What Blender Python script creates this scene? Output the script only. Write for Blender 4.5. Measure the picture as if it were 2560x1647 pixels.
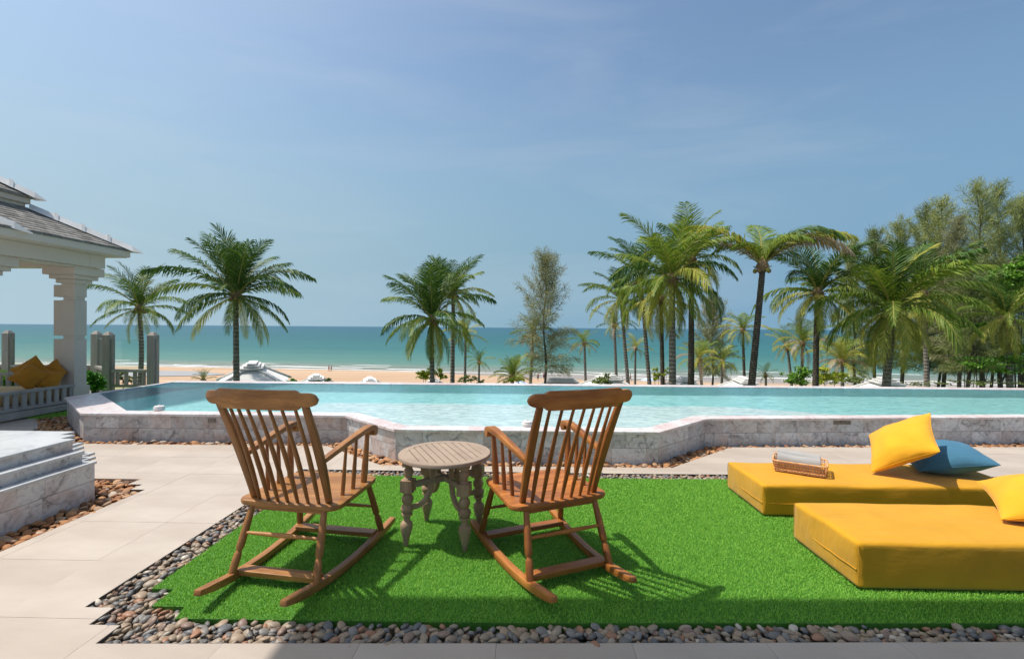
import bpy, bmesh, math, random
import numpy as np
from math import pi, sin, cos, radians as R, sqrt, atan2
from mathutils import Vector as V, Matrix as M, noise as NZ
for o in list(bpy.data.objects): bpy.data.objects.remove(o)
S = bpy.context.scene; COL = S.collection
rnd = random.Random(7)

# ------------------------------------------------------------ camera
FPX, EYE = 1160.0, 1.5                      # focal length in photo pixels (2560 wide), eye height
cd = bpy.data.cameras.new('camera'); cam = bpy.data.objects.new('camera', cd); COL.objects.link(cam)
cd.sensor_width = 36; cd.lens = 36*FPX/2560; cd.clip_start = .05; cd.clip_end = 60000
CR = M.Rotation(R(1.2), 3, 'Z') @ M.Rotation(pi/2+R(-.26), 3, 'X') @ M.Rotation(R(.41), 3, 'Z')
cam.matrix_world = M.Translation((0, 0, EYE)) @ CR.to_4x4()
S.camera = cam
def ray(x, y): return CR @ V(((x-1280)/FPX, -(y-823.5)/FPX, -1))
def onz(x, y, z=0):
    d = ray(x, y); t = (z-EYE)/d.z; return V((0, 0, EYE)) + d*t
def ony(x, y, Y):
    d = ray(x, y); return V((0, 0, EYE)) + d*(Y/d.y)

# ------------------------------------------------------------ light
SUN = V((-.485, .035, 1)).normalized()
W = bpy.data.worlds.new('World'); S.world = W; W.use_nodes = True
wn = W.node_tree.nodes; wl = W.node_tree.links
sky = wn.new('ShaderNodeTexSky'); sky.sky_type = 'NISHITA'; sky.sun_disc = False
sky.sun_elevation = math.asin(SUN.z); sky.sun_rotation = atan2(SUN.x, SUN.y)
sky.altitude = 0; sky.air_density = 1.0; sky.dust_density = 3.0; sky.ozone_density = 3.0
# sea haze: the sky pales towards the horizon, a little more on the sun's side
wtc = wn.new('ShaderNodeTexCoord'); wsp = wn.new('ShaderNodeSeparateXYZ'); wl.new(wtc.outputs['Generated'], wsp.inputs[0])
wx = wn.new('ShaderNodeMapRange'); wl.new(wsp.outputs[0], wx.inputs[0]); wx.inputs[1].default_value = -.9; wx.inputs[2].default_value = .9
wr = wn.new('ShaderNodeValToRGB'); wl.new(wx.outputs[0], wr.inputs[0]); we = wr.color_ramp.elements; we.new(.5)
for e_, p_, c_ in zip(we, (.05, .5, .95), ((2.95, 3.65, 4.35), (1.83, 2.74, 3.6), (1.30, 2.22, 3.45))): e_.position = p_; e_.color = tuple(q/5 for q in c_)+(1,)
wm = wn.new('ShaderNodeVectorMath'); wm.operation = 'SCALE'; wl.new(wr.outputs[0], wm.inputs[0]); wm.inputs['Scale'].default_value = 5
wf_ = wn.new('ShaderNodeMapRange'); wf_.interpolation_type = 'SMOOTHSTEP'; wl.new(wsp.outputs[2], wf_.inputs[0]); wf_.inputs[1].default_value = .06; wf_.inputs[2].default_value = .55; wf_.inputs[3].default_value = 1; wf_.inputs[4].default_value = 0
wx2 = wn.new('ShaderNodeMix'); wx2.data_type = 'RGBA'; wl.new(wf_.outputs[0], wx2.inputs[0]); wl.new(sky.outputs[0], wx2.inputs[6]); wl.new(wm.outputs[0], wx2.inputs[7])
wt = wn.new('ShaderNodeMix'); wt.data_type = 'RGBA'; wt.blend_type = 'MULTIPLY'; wt.inputs[0].default_value = 1; wl.new(wx2.outputs[2], wt.inputs[6]); wt.inputs[7].default_value = (.91, 1.0, .97, 1)
wmp = wn.new('ShaderNodeMapping'); wl.new(wtc.outputs['Generated'], wmp.inputs[0]); wmp.inputs['Scale'].default_value = (.8, 2.2, 5.0); wmp.inputs['Rotation'].default_value = (.3, .35, .2)
wno = wn.new('ShaderNodeTexNoise'); wl.new(wmp.outputs[0], wno.inputs[0]); wno.inputs['Scale'].default_value = 1.5; wno.inputs['Detail'].default_value = 7; wno.inputs['Roughness'].default_value = .55; wno.inputs['Distortion'].default_value = .6
wcr = wn.new('ShaderNodeMapRange'); wl.new(wno.outputs[0], wcr.inputs[0]); wcr.inputs[1].default_value = .48; wcr.inputs[2].default_value = .78; wcr.inputs[4].default_value = .20
wcl = wn.new('ShaderNodeMix'); wcl.data_type = 'RGBA'; wl.new(wcr.outputs[0], wcl.inputs[0]); wl.new(wt.outputs[2], wcl.inputs[6]); wcl.inputs[7].default_value = (3.9, 4.3, 4.7, 1)
wl.new(wcl.outputs[2], wn['Background'].inputs[0]); wn['Background'].inputs[1].default_value = .12
sd = bpy.data.lights.new('sun', 'SUN'); sd.energy = 3.4; sd.angle = R(.53); sd.color = (1, .95, .87)
so = bpy.data.objects.new('sun', sd); COL.objects.link(so); so.rotation_euler = SUN.to_track_quat('Z', 'Y').to_euler(); so.location = (-20, 0, 40)
S.view_settings.view_transform = 'Standard'; S.view_settings.look = 'None'
S.view_settings.exposure = 0.45; S.view_settings.gamma = 1; S.view_settings.use_curve_mapping = False

# ------------------------------------------------------------ materials
class NT:
    def __init__(s, name):
        s.m = bpy.data.materials.new(name); s.m.use_nodes = True; s.t = s.m.node_tree
        s.b = s.t.nodes['Principled BSDF']; s.out = s.t.nodes['Material Output']
    def n(s, typ, **kw):
        nd = s.t.nodes.new('ShaderNode'+typ)
        for k, v in kw.items():
            key = k.replace('_', ' ')
            if k[0] == 'i' and k[1:].isdigit(): s.set(nd.inputs[int(k[1:])], v)
            elif key in nd.inputs: s.set(nd.inputs[key], v)
            else: setattr(nd, k, v)
        return nd
    def set(s, sock, v):
        if isinstance(v, bpy.types.NodeSocket): s.t.links.new(v, sock)
        elif isinstance(v, bpy.types.Node): s.t.links.new(v.outputs[0], sock)
        else:
            if isinstance(v, (tuple, list)) and len(v) == 3 and sock.type == 'RGBA': v = (*v, 1)
            sock.default_value = v
    def mapping(s, scale=(1, 1, 1), coord='Object'):
        tc = s.n('TexCoord'); mp = s.n('Mapping', Scale=scale); s.set(mp.inputs[0], tc.outputs[coord]); return mp
    def ramp(s, fac, stops):
        r = s.n('ValToRGB', Fac=fac); e = r.color_ramp.elements
        while len(e) < len(stops): e.new(.5)
        for i, (p, c) in enumerate(stops): e[i].position = p; e[i].color = (*c, 1) if len(c) == 3 else c
        return r
    def mix(s, a, b, f, mode='MIX'):
        x = s.n('Mix', data_type='RGBA', blend_type=mode); s.set(x.inputs[0], f); s.set(x.inputs[6], a); s.set(x.inputs[7], b); return x.outputs[2]
    def math(s, op, a, b=0.0, clamp=False):
        x = s.n('Math', operation=op, use_clamp=clamp); s.set(x.inputs[0], a); s.set(x.inputs[1], b); return x.outputs[0]
    def bump(s, h, strength=.3, dist=.01):
        b = s.n('Bump', Strength=strength, Distance=dist, Height=h); s.set(s.b.inputs['Normal'], b); return b
    def p(s, **kw):
        for k, v in kw.items():
            if k == 'Base_Color' and isinstance(v, bpy.types.NodeSocket): v = s.mix(v, (1.13, 1.13, 1.13), 1.0, 'MULTIPLY')
            s.set(s.b.inputs[k.replace('_', ' ')], v)
        return s.m
    def objrand(s, lo=.85, hi=1.15):
        oi = s.n('ObjectInfo'); mr = s.n('MapRange', Value=oi.outputs['Random']); mr.inputs[3].default_value = lo; mr.inputs[4].default_value = hi; return mr.outputs[0]

def rough_mat(name, c1, c2, scale=4, rough=.7, bump=.15, bd=.004, vary=None, stretch=(1, 1, 1), detail=6, spec=.3):
    t = NT(name); mp = t.mapping(stretch); ns = t.n('TexNoise', Vector=mp, Scale=scale, Detail=detail, Roughness=.6)
    col = t.ramp(ns, [(.3, c1), (.7, c2)]).outputs[0]
    if vary: col = t.mix(col, t.n('CombineColor', Red=t.objrand(*vary), Green=t.objrand(*vary), Blue=t.objrand(*vary)).outputs[0], 1.0, 'MULTIPLY')
    n2 = t.n('TexNoise', Vector=mp, Scale=scale*9, Detail=4)
    t.bump(n2, bump, bd)
    return t.p(Base_Color=col, Roughness=rough, Specular_IOR_Level=spec)

def wood(name, dark, light, axis, rough=.42, spec=.4, scale=1.0):
    t = NT(name); sc = [16, 16, 16]; sc[axis] = 1.6; sc = [q*scale for q in sc]
    mp = t.mapping(tuple(sc)); oi = t.n('ObjectInfo'); off = t.n('VectorMath', operation='ADD'); t.set(off.inputs[0], mp.outputs[0]); t.set(off.inputs[1], oi.outputs['Random'])
    off2 = t.n('VectorMath', operation='SCALE'); t.set(off2.inputs[0], off.outputs[0]); off2.inputs['Scale'].default_value = 1
    ns = t.n('TexNoise', Vector=off2.outputs[0], Scale=1.3, Detail=7, Roughness=.6, Distortion=.25)
    g = t.n('TexNoise', Vector=off2.outputs[0], Scale=9, Detail=4)
    c = t.ramp(ns, [(.28, dark), (.5, tuple((a+b)/2 for a, b in zip(dark, light))), (.72, light)]).outputs[0]
    c = t.mix(c, t.ramp(g, [(.35, (.72, .66, .6)), (.6, (1, 1, 1))]).outputs[0], .6, 'MULTIPLY')
    big = t.n('TexNoise', Vector=t.mapping((3, 3, 3)), Scale=2.0, Detail=3)
    c = t.mix(c, t.ramp(big, [(.35, (.8, .72, .66)), (.65, (1.12, 1.1, 1.05))]).outputs[0], .7, 'MULTIPLY')
    v = t.objrand(.85, 1.12); c = t.mix(c, t.n('CombineColor', Red=v, Green=v, Blue=v).outputs[0], 1.0, 'MULTIPLY')
    t.bump(g, .25, .0015)
    return t.p(Base_Color=c, Roughness=rough, Specular_IOR_Level=spec)

def marble(name, base, vein, warm, rough=.35, scale=1.0, vary=(.82, 1.1), veinamt=.85):
    t = NT(name); tc = t.n('TexCoord'); oi = t.n('ObjectInfo')
    add = t.n('VectorMath', operation='MULTIPLY_ADD'); t.set(add.inputs[0], oi.outputs['Random']); add.inputs[1].default_value = (37, 61, 23); t.set(add.inputs[2], tc.outputs['Object'])
    n1 = t.n('TexNoise', Vector=add.outputs[0], Scale=4*scale, Detail=6, Roughness=.6, Distortion=.8)
    wv = t.n('VectorMath', operation='MULTIPLY_ADD'); t.set(wv.inputs[0], n1.outputs[1]); wv.inputs[1].default_value = (.32, .32, .32); t.set(wv.inputs[2], add.outputs[0])
    vo = t.n('TexVoronoi', feature='DISTANCE_TO_EDGE', Vector=wv.outputs[0], Scale=5*scale)
    v1 = t.ramp(vo, [(0, (1, 1, 1)), (.045, (.25, .25, .25)), (.16, (0, 0, 0))]).outputs[0]
    n2 = t.n('TexNoise', Vector=add.outputs[0], Scale=9*scale, Detail=8, Roughness=.65, Distortion=2.0)
    n3 = t.n('TexNoise', Vector=add.outputs[0], Scale=2.2*scale, Detail=4, Distortion=1.0)
    c = t.mix(base, warm, t.ramp(n3, [(.42, (0, 0, 0)), (.66, (1, 1, 1))]).outputs[0])
    c = t.mix(c, vein, t.math('MULTIPLY', t.ramp(n2, [(.47, (0, 0, 0)), (.66, (1, 1, 1))]).outputs[0], .45))
    c = t.mix(c, tuple(q*.6 for q in vein), t.math('MULTIPLY', v1, t.math('MULTIPLY', t.ramp(n1, [(.42, (0, 0, 0)), (.6, (1, 1, 1))]).outputs[0], veinamt)))
    v = t.objrand(*vary); c = t.mix(c, t.n('CombineColor', Red=v, Green=v, Blue=v).outputs[0], 1.0, 'MULTIPLY')
    t.bump(n2, .06, .003)
    return t.p(Base_Color=c, Roughness=rough, Specular_IOR_Level=.35)

def foliage(name, c1, c2, rough=.5, trans=.3, spec=.35):
    t = NT(name); g = t.n('NewGeometry'); oi = t.n('ObjectInfo')
    f = t.math('FRACT', t.math('ADD', g.outputs['Random Per Island'], oi.outputs['Random']))
    c = t.mix(c1, c2, f)
    t.p(Base_Color=c, Roughness=rough, Specular_IOR_Level=spec)
    tr = t.n('BsdfTranslucent', Color=t.mix(c, (1.1, 1.0, .35), .5, 'MULTIPLY'))
    mx = t.n('MixShader', Fac=trans); t.set(mx.inputs[1], t.b); t.set(mx.inputs[2], tr); t.set(t.out.inputs[0], mx)
    return t.m

def pebble_mat(name, stops, rough=.55):
    t = NT(name); g = t.n('NewGeometry'); oi = t.n('ObjectInfo')
    f = t.math('FRACT', t.math('ADD', g.outputs['Random Per Island'], oi.outputs['Random']))
    r = t.ramp(f, stops); r.color_ramp.interpolation = 'CONSTANT'
    ns = t.n('TexNoise', Vector=t.mapping(), Scale=30, Detail=5)
    c = t.mix(r.outputs[0], t.ramp(ns, [(.3, (.72, .7, .68)), (.7, (1.15, 1.12, 1.08))]).outputs[0], 1.0, 'MULTIPLY')
    t.bump(ns, .15, .002)
    return t.p(Base_Color=c, Roughness=rough, Specular_IOR_Level=.3)

def fabric(name, c, rough=.85, weave=420, wrinkle=0.35):
    t = NT(name); mp = t.mapping()
    a = t.n('TexNoise', Vector=mp, Scale=3.5, Detail=5, Distortion=.5); w = t.n('TexNoise', Vector=t.mapping((1, 4, 2)), Scale=5, Detail=4)
    fine = t.n('TexNoise', Vector=mp, Scale=weave, Detail=1)
    col = t.mix(c, tuple(q*.84 for q in c), t.ramp(a, [(.35, (0, 0, 0)), (.7, (1, 1, 1))]).outputs[0])
    col = t.mix(col, tuple(q*.8 for q in c), t.math('MULTIPLY', fine, .5))
    b1 = t.n('Bump', Strength=wrinkle, Distance=.02, Height=w); b2 = t.n('Bump', Strength=.25, Distance=.001, Height=fine, Normal=b1)
    t.set(t.b.inputs['Normal'], b2)
    return t.p(Base_Color=col, Roughness=rough, Specular_IOR_Level=.15, Sheen_Weight=.15)

MT = {}
MT['woodx'] = wood('chair_wood_x', (.19, .082, .026), (.47, .225, .068), 0)
MT['woody'] = wood('chair_wood_y', (.19, .082, .028), (.43, .205, .07), 1)
MT['woodz'] = wood('chair_wood_z', (.175, .072, .023), (.39, .18, .058), 2)
MT['rwoodx'] = wood('red_wood_x', (.19, .06, .015), (.50, .19, .042), 0)
MT['rwoody'] = wood('red_wood_y', (.23, .075, .018), (.56, .23, .055), 1)
MT['rwoodz'] = wood('red_wood_z', (.16, .05, .012), (.42, .155, .036), 2)
MT['greyx'] = wood('weathered_teak_x', (.31, .225, .165), (.40, .30, .22), 0, rough=.7, spec=.2)
MT['greyy'] = wood('weathered_teak_y', (.34, .25, .185), (.43, .325, .24), 1, rough=.7, spec=.2)
MT['greyz'] = wood('weathered_teak_z', (.26, .175, .11), (.44, .315, .21), 2, rough=.7, spec=.2)
MT['slat'] = rough_mat('weathered_teak_top', (.27, .20, .15), (.35, .265, .20), 6, .7, .25, .001, (.97, 1.03), (1, 1, 1))
MT['tile'] = rough_mat('beige_stone_tile', (.34, .28, .232), (.43, .368, .312), 1.1, .55, .12, .002, (.95, 1.04), (1, 2.6, 1), 8)
MT['grout'] = rough_mat('grout', (.30, .255, .215), (.36, .31, .27), 8)
MT['marble'] = marble('grey_veined_marble', (.62, .625, .64), (.15, .155, .18), (.55, .49, .47))
MT['marblew'] = marble('warm_veined_marble', (.54, .525, .515), (.16, .145, .155), (.48, .375, .33))
MT['coping'] = marble('pink_white_marble', (.66, .64, .635), (.36, .20, .20), (.60, .47, .45), .3, 1.0, (.94, 1.05), .45)
MT['stepw'] = marble('white_step_marble', (.50, .50, .505), (.26, .27, .30), (.47, .46, .45), .3, .5, (.97, 1.03), .3)
MT['terr'] = pebble_mat('terracotta_pebbles', [(0, (.34, .16, .07)), (.18, (.42, .22, .105)), (.36, (.24, .11, .055)), (.50, (.44, .27, .15)), (.64, (.30, .165, .095)), (.76, (.15, .08, .05)), (.86, (.36, .24, .16)), (.95, (.44, .36, .29))], .75)
MT['peb'] = pebble_mat('river_pebbles', [(0, (.28, .22, .165)), (.13, (.31, .23, .165)), (.27, (.15, .145, .14)), (.4, (.30, .225, .16)), (.53, (.30, .16, .10)), (.6, (.20, .19, .18)), (.72, (.31, .255, .20)), (.82, (.22, .155, .125)), (.9, (.12, .125, .135)), (.97, (.48, .43, .37))], .45)
MT['bedfloor'] = rough_mat('bed_floor', (.05, .04, .03), (.12, .09, .07), 20)
MT['turfbase'] = rough_mat('turf_backing', (.04, .13, .012), (.07, .20, .025), 60)
MT['blade'] = foliage('turf_blade', (.115, .34, .03), (.32, .58, .09), .55, .2, .2)
MT['yellow'] = fabric('yellow_canvas', (.57, .28, .013), wrinkle=.38)
MT['yellowp'] = fabric('yellow_pillow_cloth', (.72, .35, .02), wrinkle=.35)
MT['blue'] = fabric('blue_pillow_cloth', (.05, .155, .245), wrinkle=.35)
MT['ochre'] = fabric('ochre_pillow_cloth', (.42, .18, .018), wrinkle=.6)
MT['tan'] = fabric('tan_mattress_cloth', (.52, .36, .16))
MT['towel'] = fabric('grey_towel', (.36, .34, .325), weave=250, wrinkle=.5)
MT['cane'] = rough_mat('rattan_cane', (.48, .22, .09), (.72, .42, .2), 30, .5, .2, .002)
MT['white'] = rough_mat('white_paint', (.50, .44, .375), (.55, .49, .425), 1.2, .6, .05)
MT['greypaint'] = rough_mat('grey_painted_wood', (.30, .275, .25), (.38, .355, .325), 6, .6, .2, .002, (.9, 1.1), (1, 1, .2))
MT['fencewood'] = rough_mat('dark_fence_wood', (.24, .215, .185), (.33, .30, .265), 6, .6, .2, .002, (.85, 1.15), (4, 4, .3))
MT['slate'] = rough_mat('slate_shingle', (.12, .11, .10), (.26, .24, .215), 7, .75, .4, .006, (.6, 1.35), (1, 4, 4))
MT['cap'] = rough_mat('white_ridge_tile', (.52, .50, .48), (.64, .62, .60), 3, .7, .15)
MT['vroof'] = rough_mat('bleached_roof', (.60, .58, .555), (.70, .675, .65), 3, .8, .15, .004, None, (1, 1, 6))
MT['vcap'] = rough_mat('villa_ridge_cap', (.54, .52, .50), (.64, .62, .59), 2, .7)
MT['vwall'] = rough_mat('villa_plaster', (.60, .57, .53), (.68, .65, .61), 2, .7)
MT['plate'] = rough_mat('brown_plate', (.20, .165, .14), (.26, .22, .185), 8, .6)
MT['ink'] = rough_mat('dark_lettering', (.05, .035, .03), (.06, .045, .04), 8, .6)
MT['metal'] = rough_mat('dark_metal_edge', (.05, .045, .04), (.10, .09, .08), 8, .5)
MT['earth'] = rough_mat('retaining_wall_plaster', (.3, .27, .24), (.4, .37, .33), 2)
t = NT('clear_glass'); t.p(Base_Color=(.9, 1, .97), Roughness=.03, Specular_IOR_Level=.5)
tb = t.n('BsdfTransparent', Color=(.93, .975, .965)); lw = t.n('LayerWeight', Blend=.5); fr = t.math('ADD', .04, t.math('MULTIPLY', t.math('POWER', lw.outputs['Facing'], 4.0), .5)); gl = t.n('BsdfGlossy', Roughness=.02)
mx = t.n('MixShader', Fac=fr); t.set(mx.inputs[1], tb); t.set(mx.inputs[2], gl); t.set(t.out.inputs[0], mx); MT['glass'] = t.m
MT['glassedge'] = NT('glass_edge').p(Base_Color=(.45, .62, .6), Roughness=.2)
# trunks
def bark(name, c1, c2, ring=9):
    t = NT(name); mp = t.mapping(); wv = t.n('TexWave', wave_type='BANDS', bands_direction='Z', Vector=mp, Scale=ring*.16, Distortion=2.5, Detail=3)
    ns = t.n('TexNoise', Vector=t.mapping((6, 6, 2)), Scale=3, Detail=5)
    c = t.mix(c1, c2, t.math('MULTIPLY', wv.outputs[1], ns)); c = t.mix(c, c2, t.ramp(ns, [(.5, (0, 0, 0)), (.8, (1, 1, 1))]).outputs[0])
    t.bump(wv.outputs[1], .6, .03); return t.p(Base_Color=c, Roughness=.9, Specular_IOR_Level=.1)
MT['bark'] = bark('palm_bark', (.11, .09, .072), (.34, .30, .26)); MT['barkd'] = bark('dark_palm_bark', (.05, .038, .03), (.20, .16, .13), 16)
MT['barkc'] = rough_mat('casuarina_bark', (.045, .035, .03), (.11, .09, .075), 8, .9)
MT['pg'] = foliage('palm_green', (.07, .145, .018), (.26, .32, .05), .5, .35, .2)
MT['pd'] = foliage('palm_dark_green', (.025, .075, .015), (.11, .18, .035), .5, .25, .2)
MT['py'] = foliage('palm_yellow_green', (.22, .27, .03), (.52, .46, .11), .55, .35, .2)
MT['pb'] = foliage('palm_brown', (.30, .19, .10), (.52, .42, .33), .7, .2)
MT['rachis'] = rough_mat('palm_rib', (.24, .22, .06), (.36, .28, .07), 10)
MT['fibre'] = rough_mat('palm_fibre', (.16, .09, .05), (.34, .22, .12), 14, .9)
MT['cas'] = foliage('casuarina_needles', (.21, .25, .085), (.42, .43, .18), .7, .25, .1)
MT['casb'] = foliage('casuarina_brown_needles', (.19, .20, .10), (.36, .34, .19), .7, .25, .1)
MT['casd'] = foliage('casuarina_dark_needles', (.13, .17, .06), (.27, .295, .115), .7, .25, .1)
MT['leaf'] = foliage('broad_leaf_green', (.05, .15, .015), (.17, .32, .03), .45, .3)
MT['leafy'] = foliage('yellow_green_leaf', (.25, .36, .03), (.50, .48, .06), .45, .3)
MT['leafo'] = foliage('olive_leaf', (.10, .15, .045), (.22, .25, .08), .5, .25)
MT['hedge'] = foliage('hedge_leaf', (.03, .14, .012), (.10, .30, .02), .45, .25)
MT['skin'] = rough_mat('skin', (.35, .18, .11), (.42, .23, .15), 5, .6)
def plain(name, c, r=.8): return rough_mat(name, tuple(q*.9 for q in c), c, 6, r)
# sand
t = NT('beach_sand'); tc = t.n('TexCoord'); sp = t.n('SeparateXYZ', Vector=tc.outputs['Object'])
dsh = t.math('SUBTRACT', t.math('SUBTRACT', 132.0, t.math('MULTIPLY', sp.outputs[0], .105)), sp.outputs[1])   # metres inland of the waterline
nl = t.n('TexNoise', Vector=t.mapping((.015, .1, .1)), Scale=1.0, Detail=6)
dj = t.math('ADD', dsh, t.math('MULTIPLY', t.math('SUBTRACT', nl, .5), 14.0))
# the wet apron is wider towards the right end of the beach
wid = t.math('MAXIMUM', t.math('ADD', 3.0, t.math('MULTIPLY', t.math('ADD', sp.outputs[0], 34.0), .45)), 3.0)
wid = t.math('MINIMUM', wid, 26.0)
wf = t.math('SUBTRACT', 1.0, t.math('DIVIDE', dj, wid), True)
wet = t.ramp(wf, [(.0, (0, 0, 0)), (.22, (1, 1, 1))]).outputs[0]
st = t.n('TexNoise', Vector=t.mapping((.01, .28, .3)), Scale=1.3, Detail=5)
sc_ = t.ramp(st, [(.3, (.35, .215, .125)), (.5, (.43, .29, .19)), (.72, (.49, .375, .27))]).outputs[0]
sc_ = t.mix(sc_, (.25, .225, .205), wet)
gr = t.n('TexNoise', Vector=t.mapping((.05, .05, .05)), Scale=3, Detail=5)
grf = t.ramp(t.math('SUBTRACT', dsh, 62.0), [(.0, (0, 0, 0)), (1., (1, 1, 1))]).outputs[0]
grc = t.ramp(gr, [(.35, (.05, .10, .025)), (.6, (.12, .16, .05)), (.75, (.40, .30, .2))]).outputs[0]
t.p(Base_Color=t.mix(sc_, grc, grf), Roughness=.9, Specular_IOR_Level=.1); MT['sand'] = t.m
# sea: body colour changes with the distance from the shore; horizon haze painted in at the far end
t = NT('sea_water'); tc = t.n('TexCoord'); sp = t.n('SeparateXYZ', Vector=tc.outputs['Object'])
d = t.math('SUBTRACT', sp.outputs[1], t.math('SUBTRACT', 132.0, t.math('MULTIPLY', sp.outputs[0], .105)))
nl = t.n('TexNoise', Vector=t.mapping((.006, .03, .1)), Scale=1.0, Detail=6); d = t.math('ADD', d, t.math('MULTIPLY', t.math('SUBTRACT', nl, .5), t.math('ADD', 12.0, t.math('MULTIPLY', d, .5))))
f = t.math('DIVIDE', t.math('LOGARITHM', t.math('MAXIMUM', t.math('ADD', d, 6.0), 1.0), 10.0), 4.2)
c = t.ramp(f, [(.16, (.21, .185, .14)), (.28, (.155, .185, .14)), (.38, (.075, .17, .135)), (.50, (.024, .118, .112)), (.62, (.014, .09, .102)), (.80, (.016, .08, .118)), (.93, (.022, .085, .13)), (1., (.06, .13, .18))]).outputs[0]
n1 = t.n('TexNoise', Vector=t.mapping((.12, .5, 1)), Scale=.6, Detail=8, Roughness=.7)
n2 = t.n('TexNoise', Vector=t.mapping((.012, .06, 1)), Scale=.6, Detail=8, Roughness=.7)
c = t.mix(c, t.ramp(n1, [(.3, (.8, .84, .86)), (.7, (1.18, 1.14, 1.1))]).outputs[0], .8, 'MULTIPLY')
c = t.mix(c, t.ramp(n2, [(.3, (.84, .88, .9)), (.7, (1.12, 1.1, 1.06))]).outputs[0], .8, 'MULTIPLY')
b = t.n('Bump', Strength=.5, Distance=.4, Height=n1); t.set(t.b.inputs['Normal'], b)
t.p(Base_Color=c, Roughness=.45, Specular_IOR_Level=.22); MT['sea'] = t.m
MT['foam'] = rough_mat('sea_foam', (.5, .5, .49), (.62, .62, .6), .6, .9)
# pool water: 'depth' attribute 0 = shallow ledge, .5 = main pool, 1 = deeper left end; far band paints the far wall's shade
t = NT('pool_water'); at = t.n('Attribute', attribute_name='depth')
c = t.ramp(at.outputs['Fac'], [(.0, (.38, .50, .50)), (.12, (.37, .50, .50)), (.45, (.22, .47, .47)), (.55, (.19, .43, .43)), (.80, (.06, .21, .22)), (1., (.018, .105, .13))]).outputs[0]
mp = t.mapping((1, 2.2, 1))
w1 = t.n('TexNoise', Vector=mp, Scale=5, Detail=5, Distortion=1.6); w2 = t.n('TexNoise', Vector=t.mapping((1.0, 2.6, 1)), Scale=3.6, Detail=7, Roughness=.68)
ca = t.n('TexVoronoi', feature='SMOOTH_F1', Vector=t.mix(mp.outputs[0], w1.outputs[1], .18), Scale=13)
c = t.mix(c, t.ramp(ca, [(.15, (.78, .84, .85)), (.6, (1.3, 1.22, 1.2))]).outputs[0], .8, 'MULTIPLY')  # caustic light pattern painted into the water colour
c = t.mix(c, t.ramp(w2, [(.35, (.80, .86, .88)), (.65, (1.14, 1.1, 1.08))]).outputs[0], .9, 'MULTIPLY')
b = t.n('Bump', Strength=.22, Distance=.05, Height=w2); b2 = t.n('Bump', Strength=.16, Distance=.02, Height=w1, Normal=b); t.set(t.b.inputs['Normal'], b2)
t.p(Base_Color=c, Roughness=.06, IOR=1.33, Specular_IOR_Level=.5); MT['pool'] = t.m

# ------------------------------------------------------------ object helpers
def tag(o, label=None, cat=None, group=None, kind=None):
    if label: o['label'] = label
    if cat: o['category'] = cat
    if group: o['group'] = group
    if kind: o['kind'] = kind
    return o
def thing(name, label, cat, loc=(0, 0, 0), rz=0, group=None):
    o = bpy.data.objects.new(name, None); COL.objects.link(o); o.location = loc; o.rotation_euler = (0, 0, rz); o.empty_display_size = .2
    return tag(o, label, cat, group)
def link(name, me, parent=None, loc=None, rot=None):
    o = bpy.data.objects.new(name, me); COL.objects.link(o)
    if parent: o.parent = parent
    if loc is not None: o.location = loc
    if rot is not None: o.rotation_euler = rot
    return o
def align(o, a, c):
    a, c = V(a), V(c); m = M.Translation(a) @ (c-a).to_track_quat('Z', 'Y').to_matrix().to_4x4(); o.data.transform(m.inverted()); o.matrix_local = m; return o
def copy_thing(root, loc, rz, label, group):
    r = root.copy(); COL.objects.link(r); r.location = loc; r.rotation_euler = (0, 0, rz); r['label'] = label; r['group'] = group
    for ch in list(root.children):
        c = ch.copy(); COL.objects.link(c); c.parent = r
        for g in list(ch.children):
            q = g.copy(); COL.objects.link(q); q.parent = c
    return r

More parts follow.
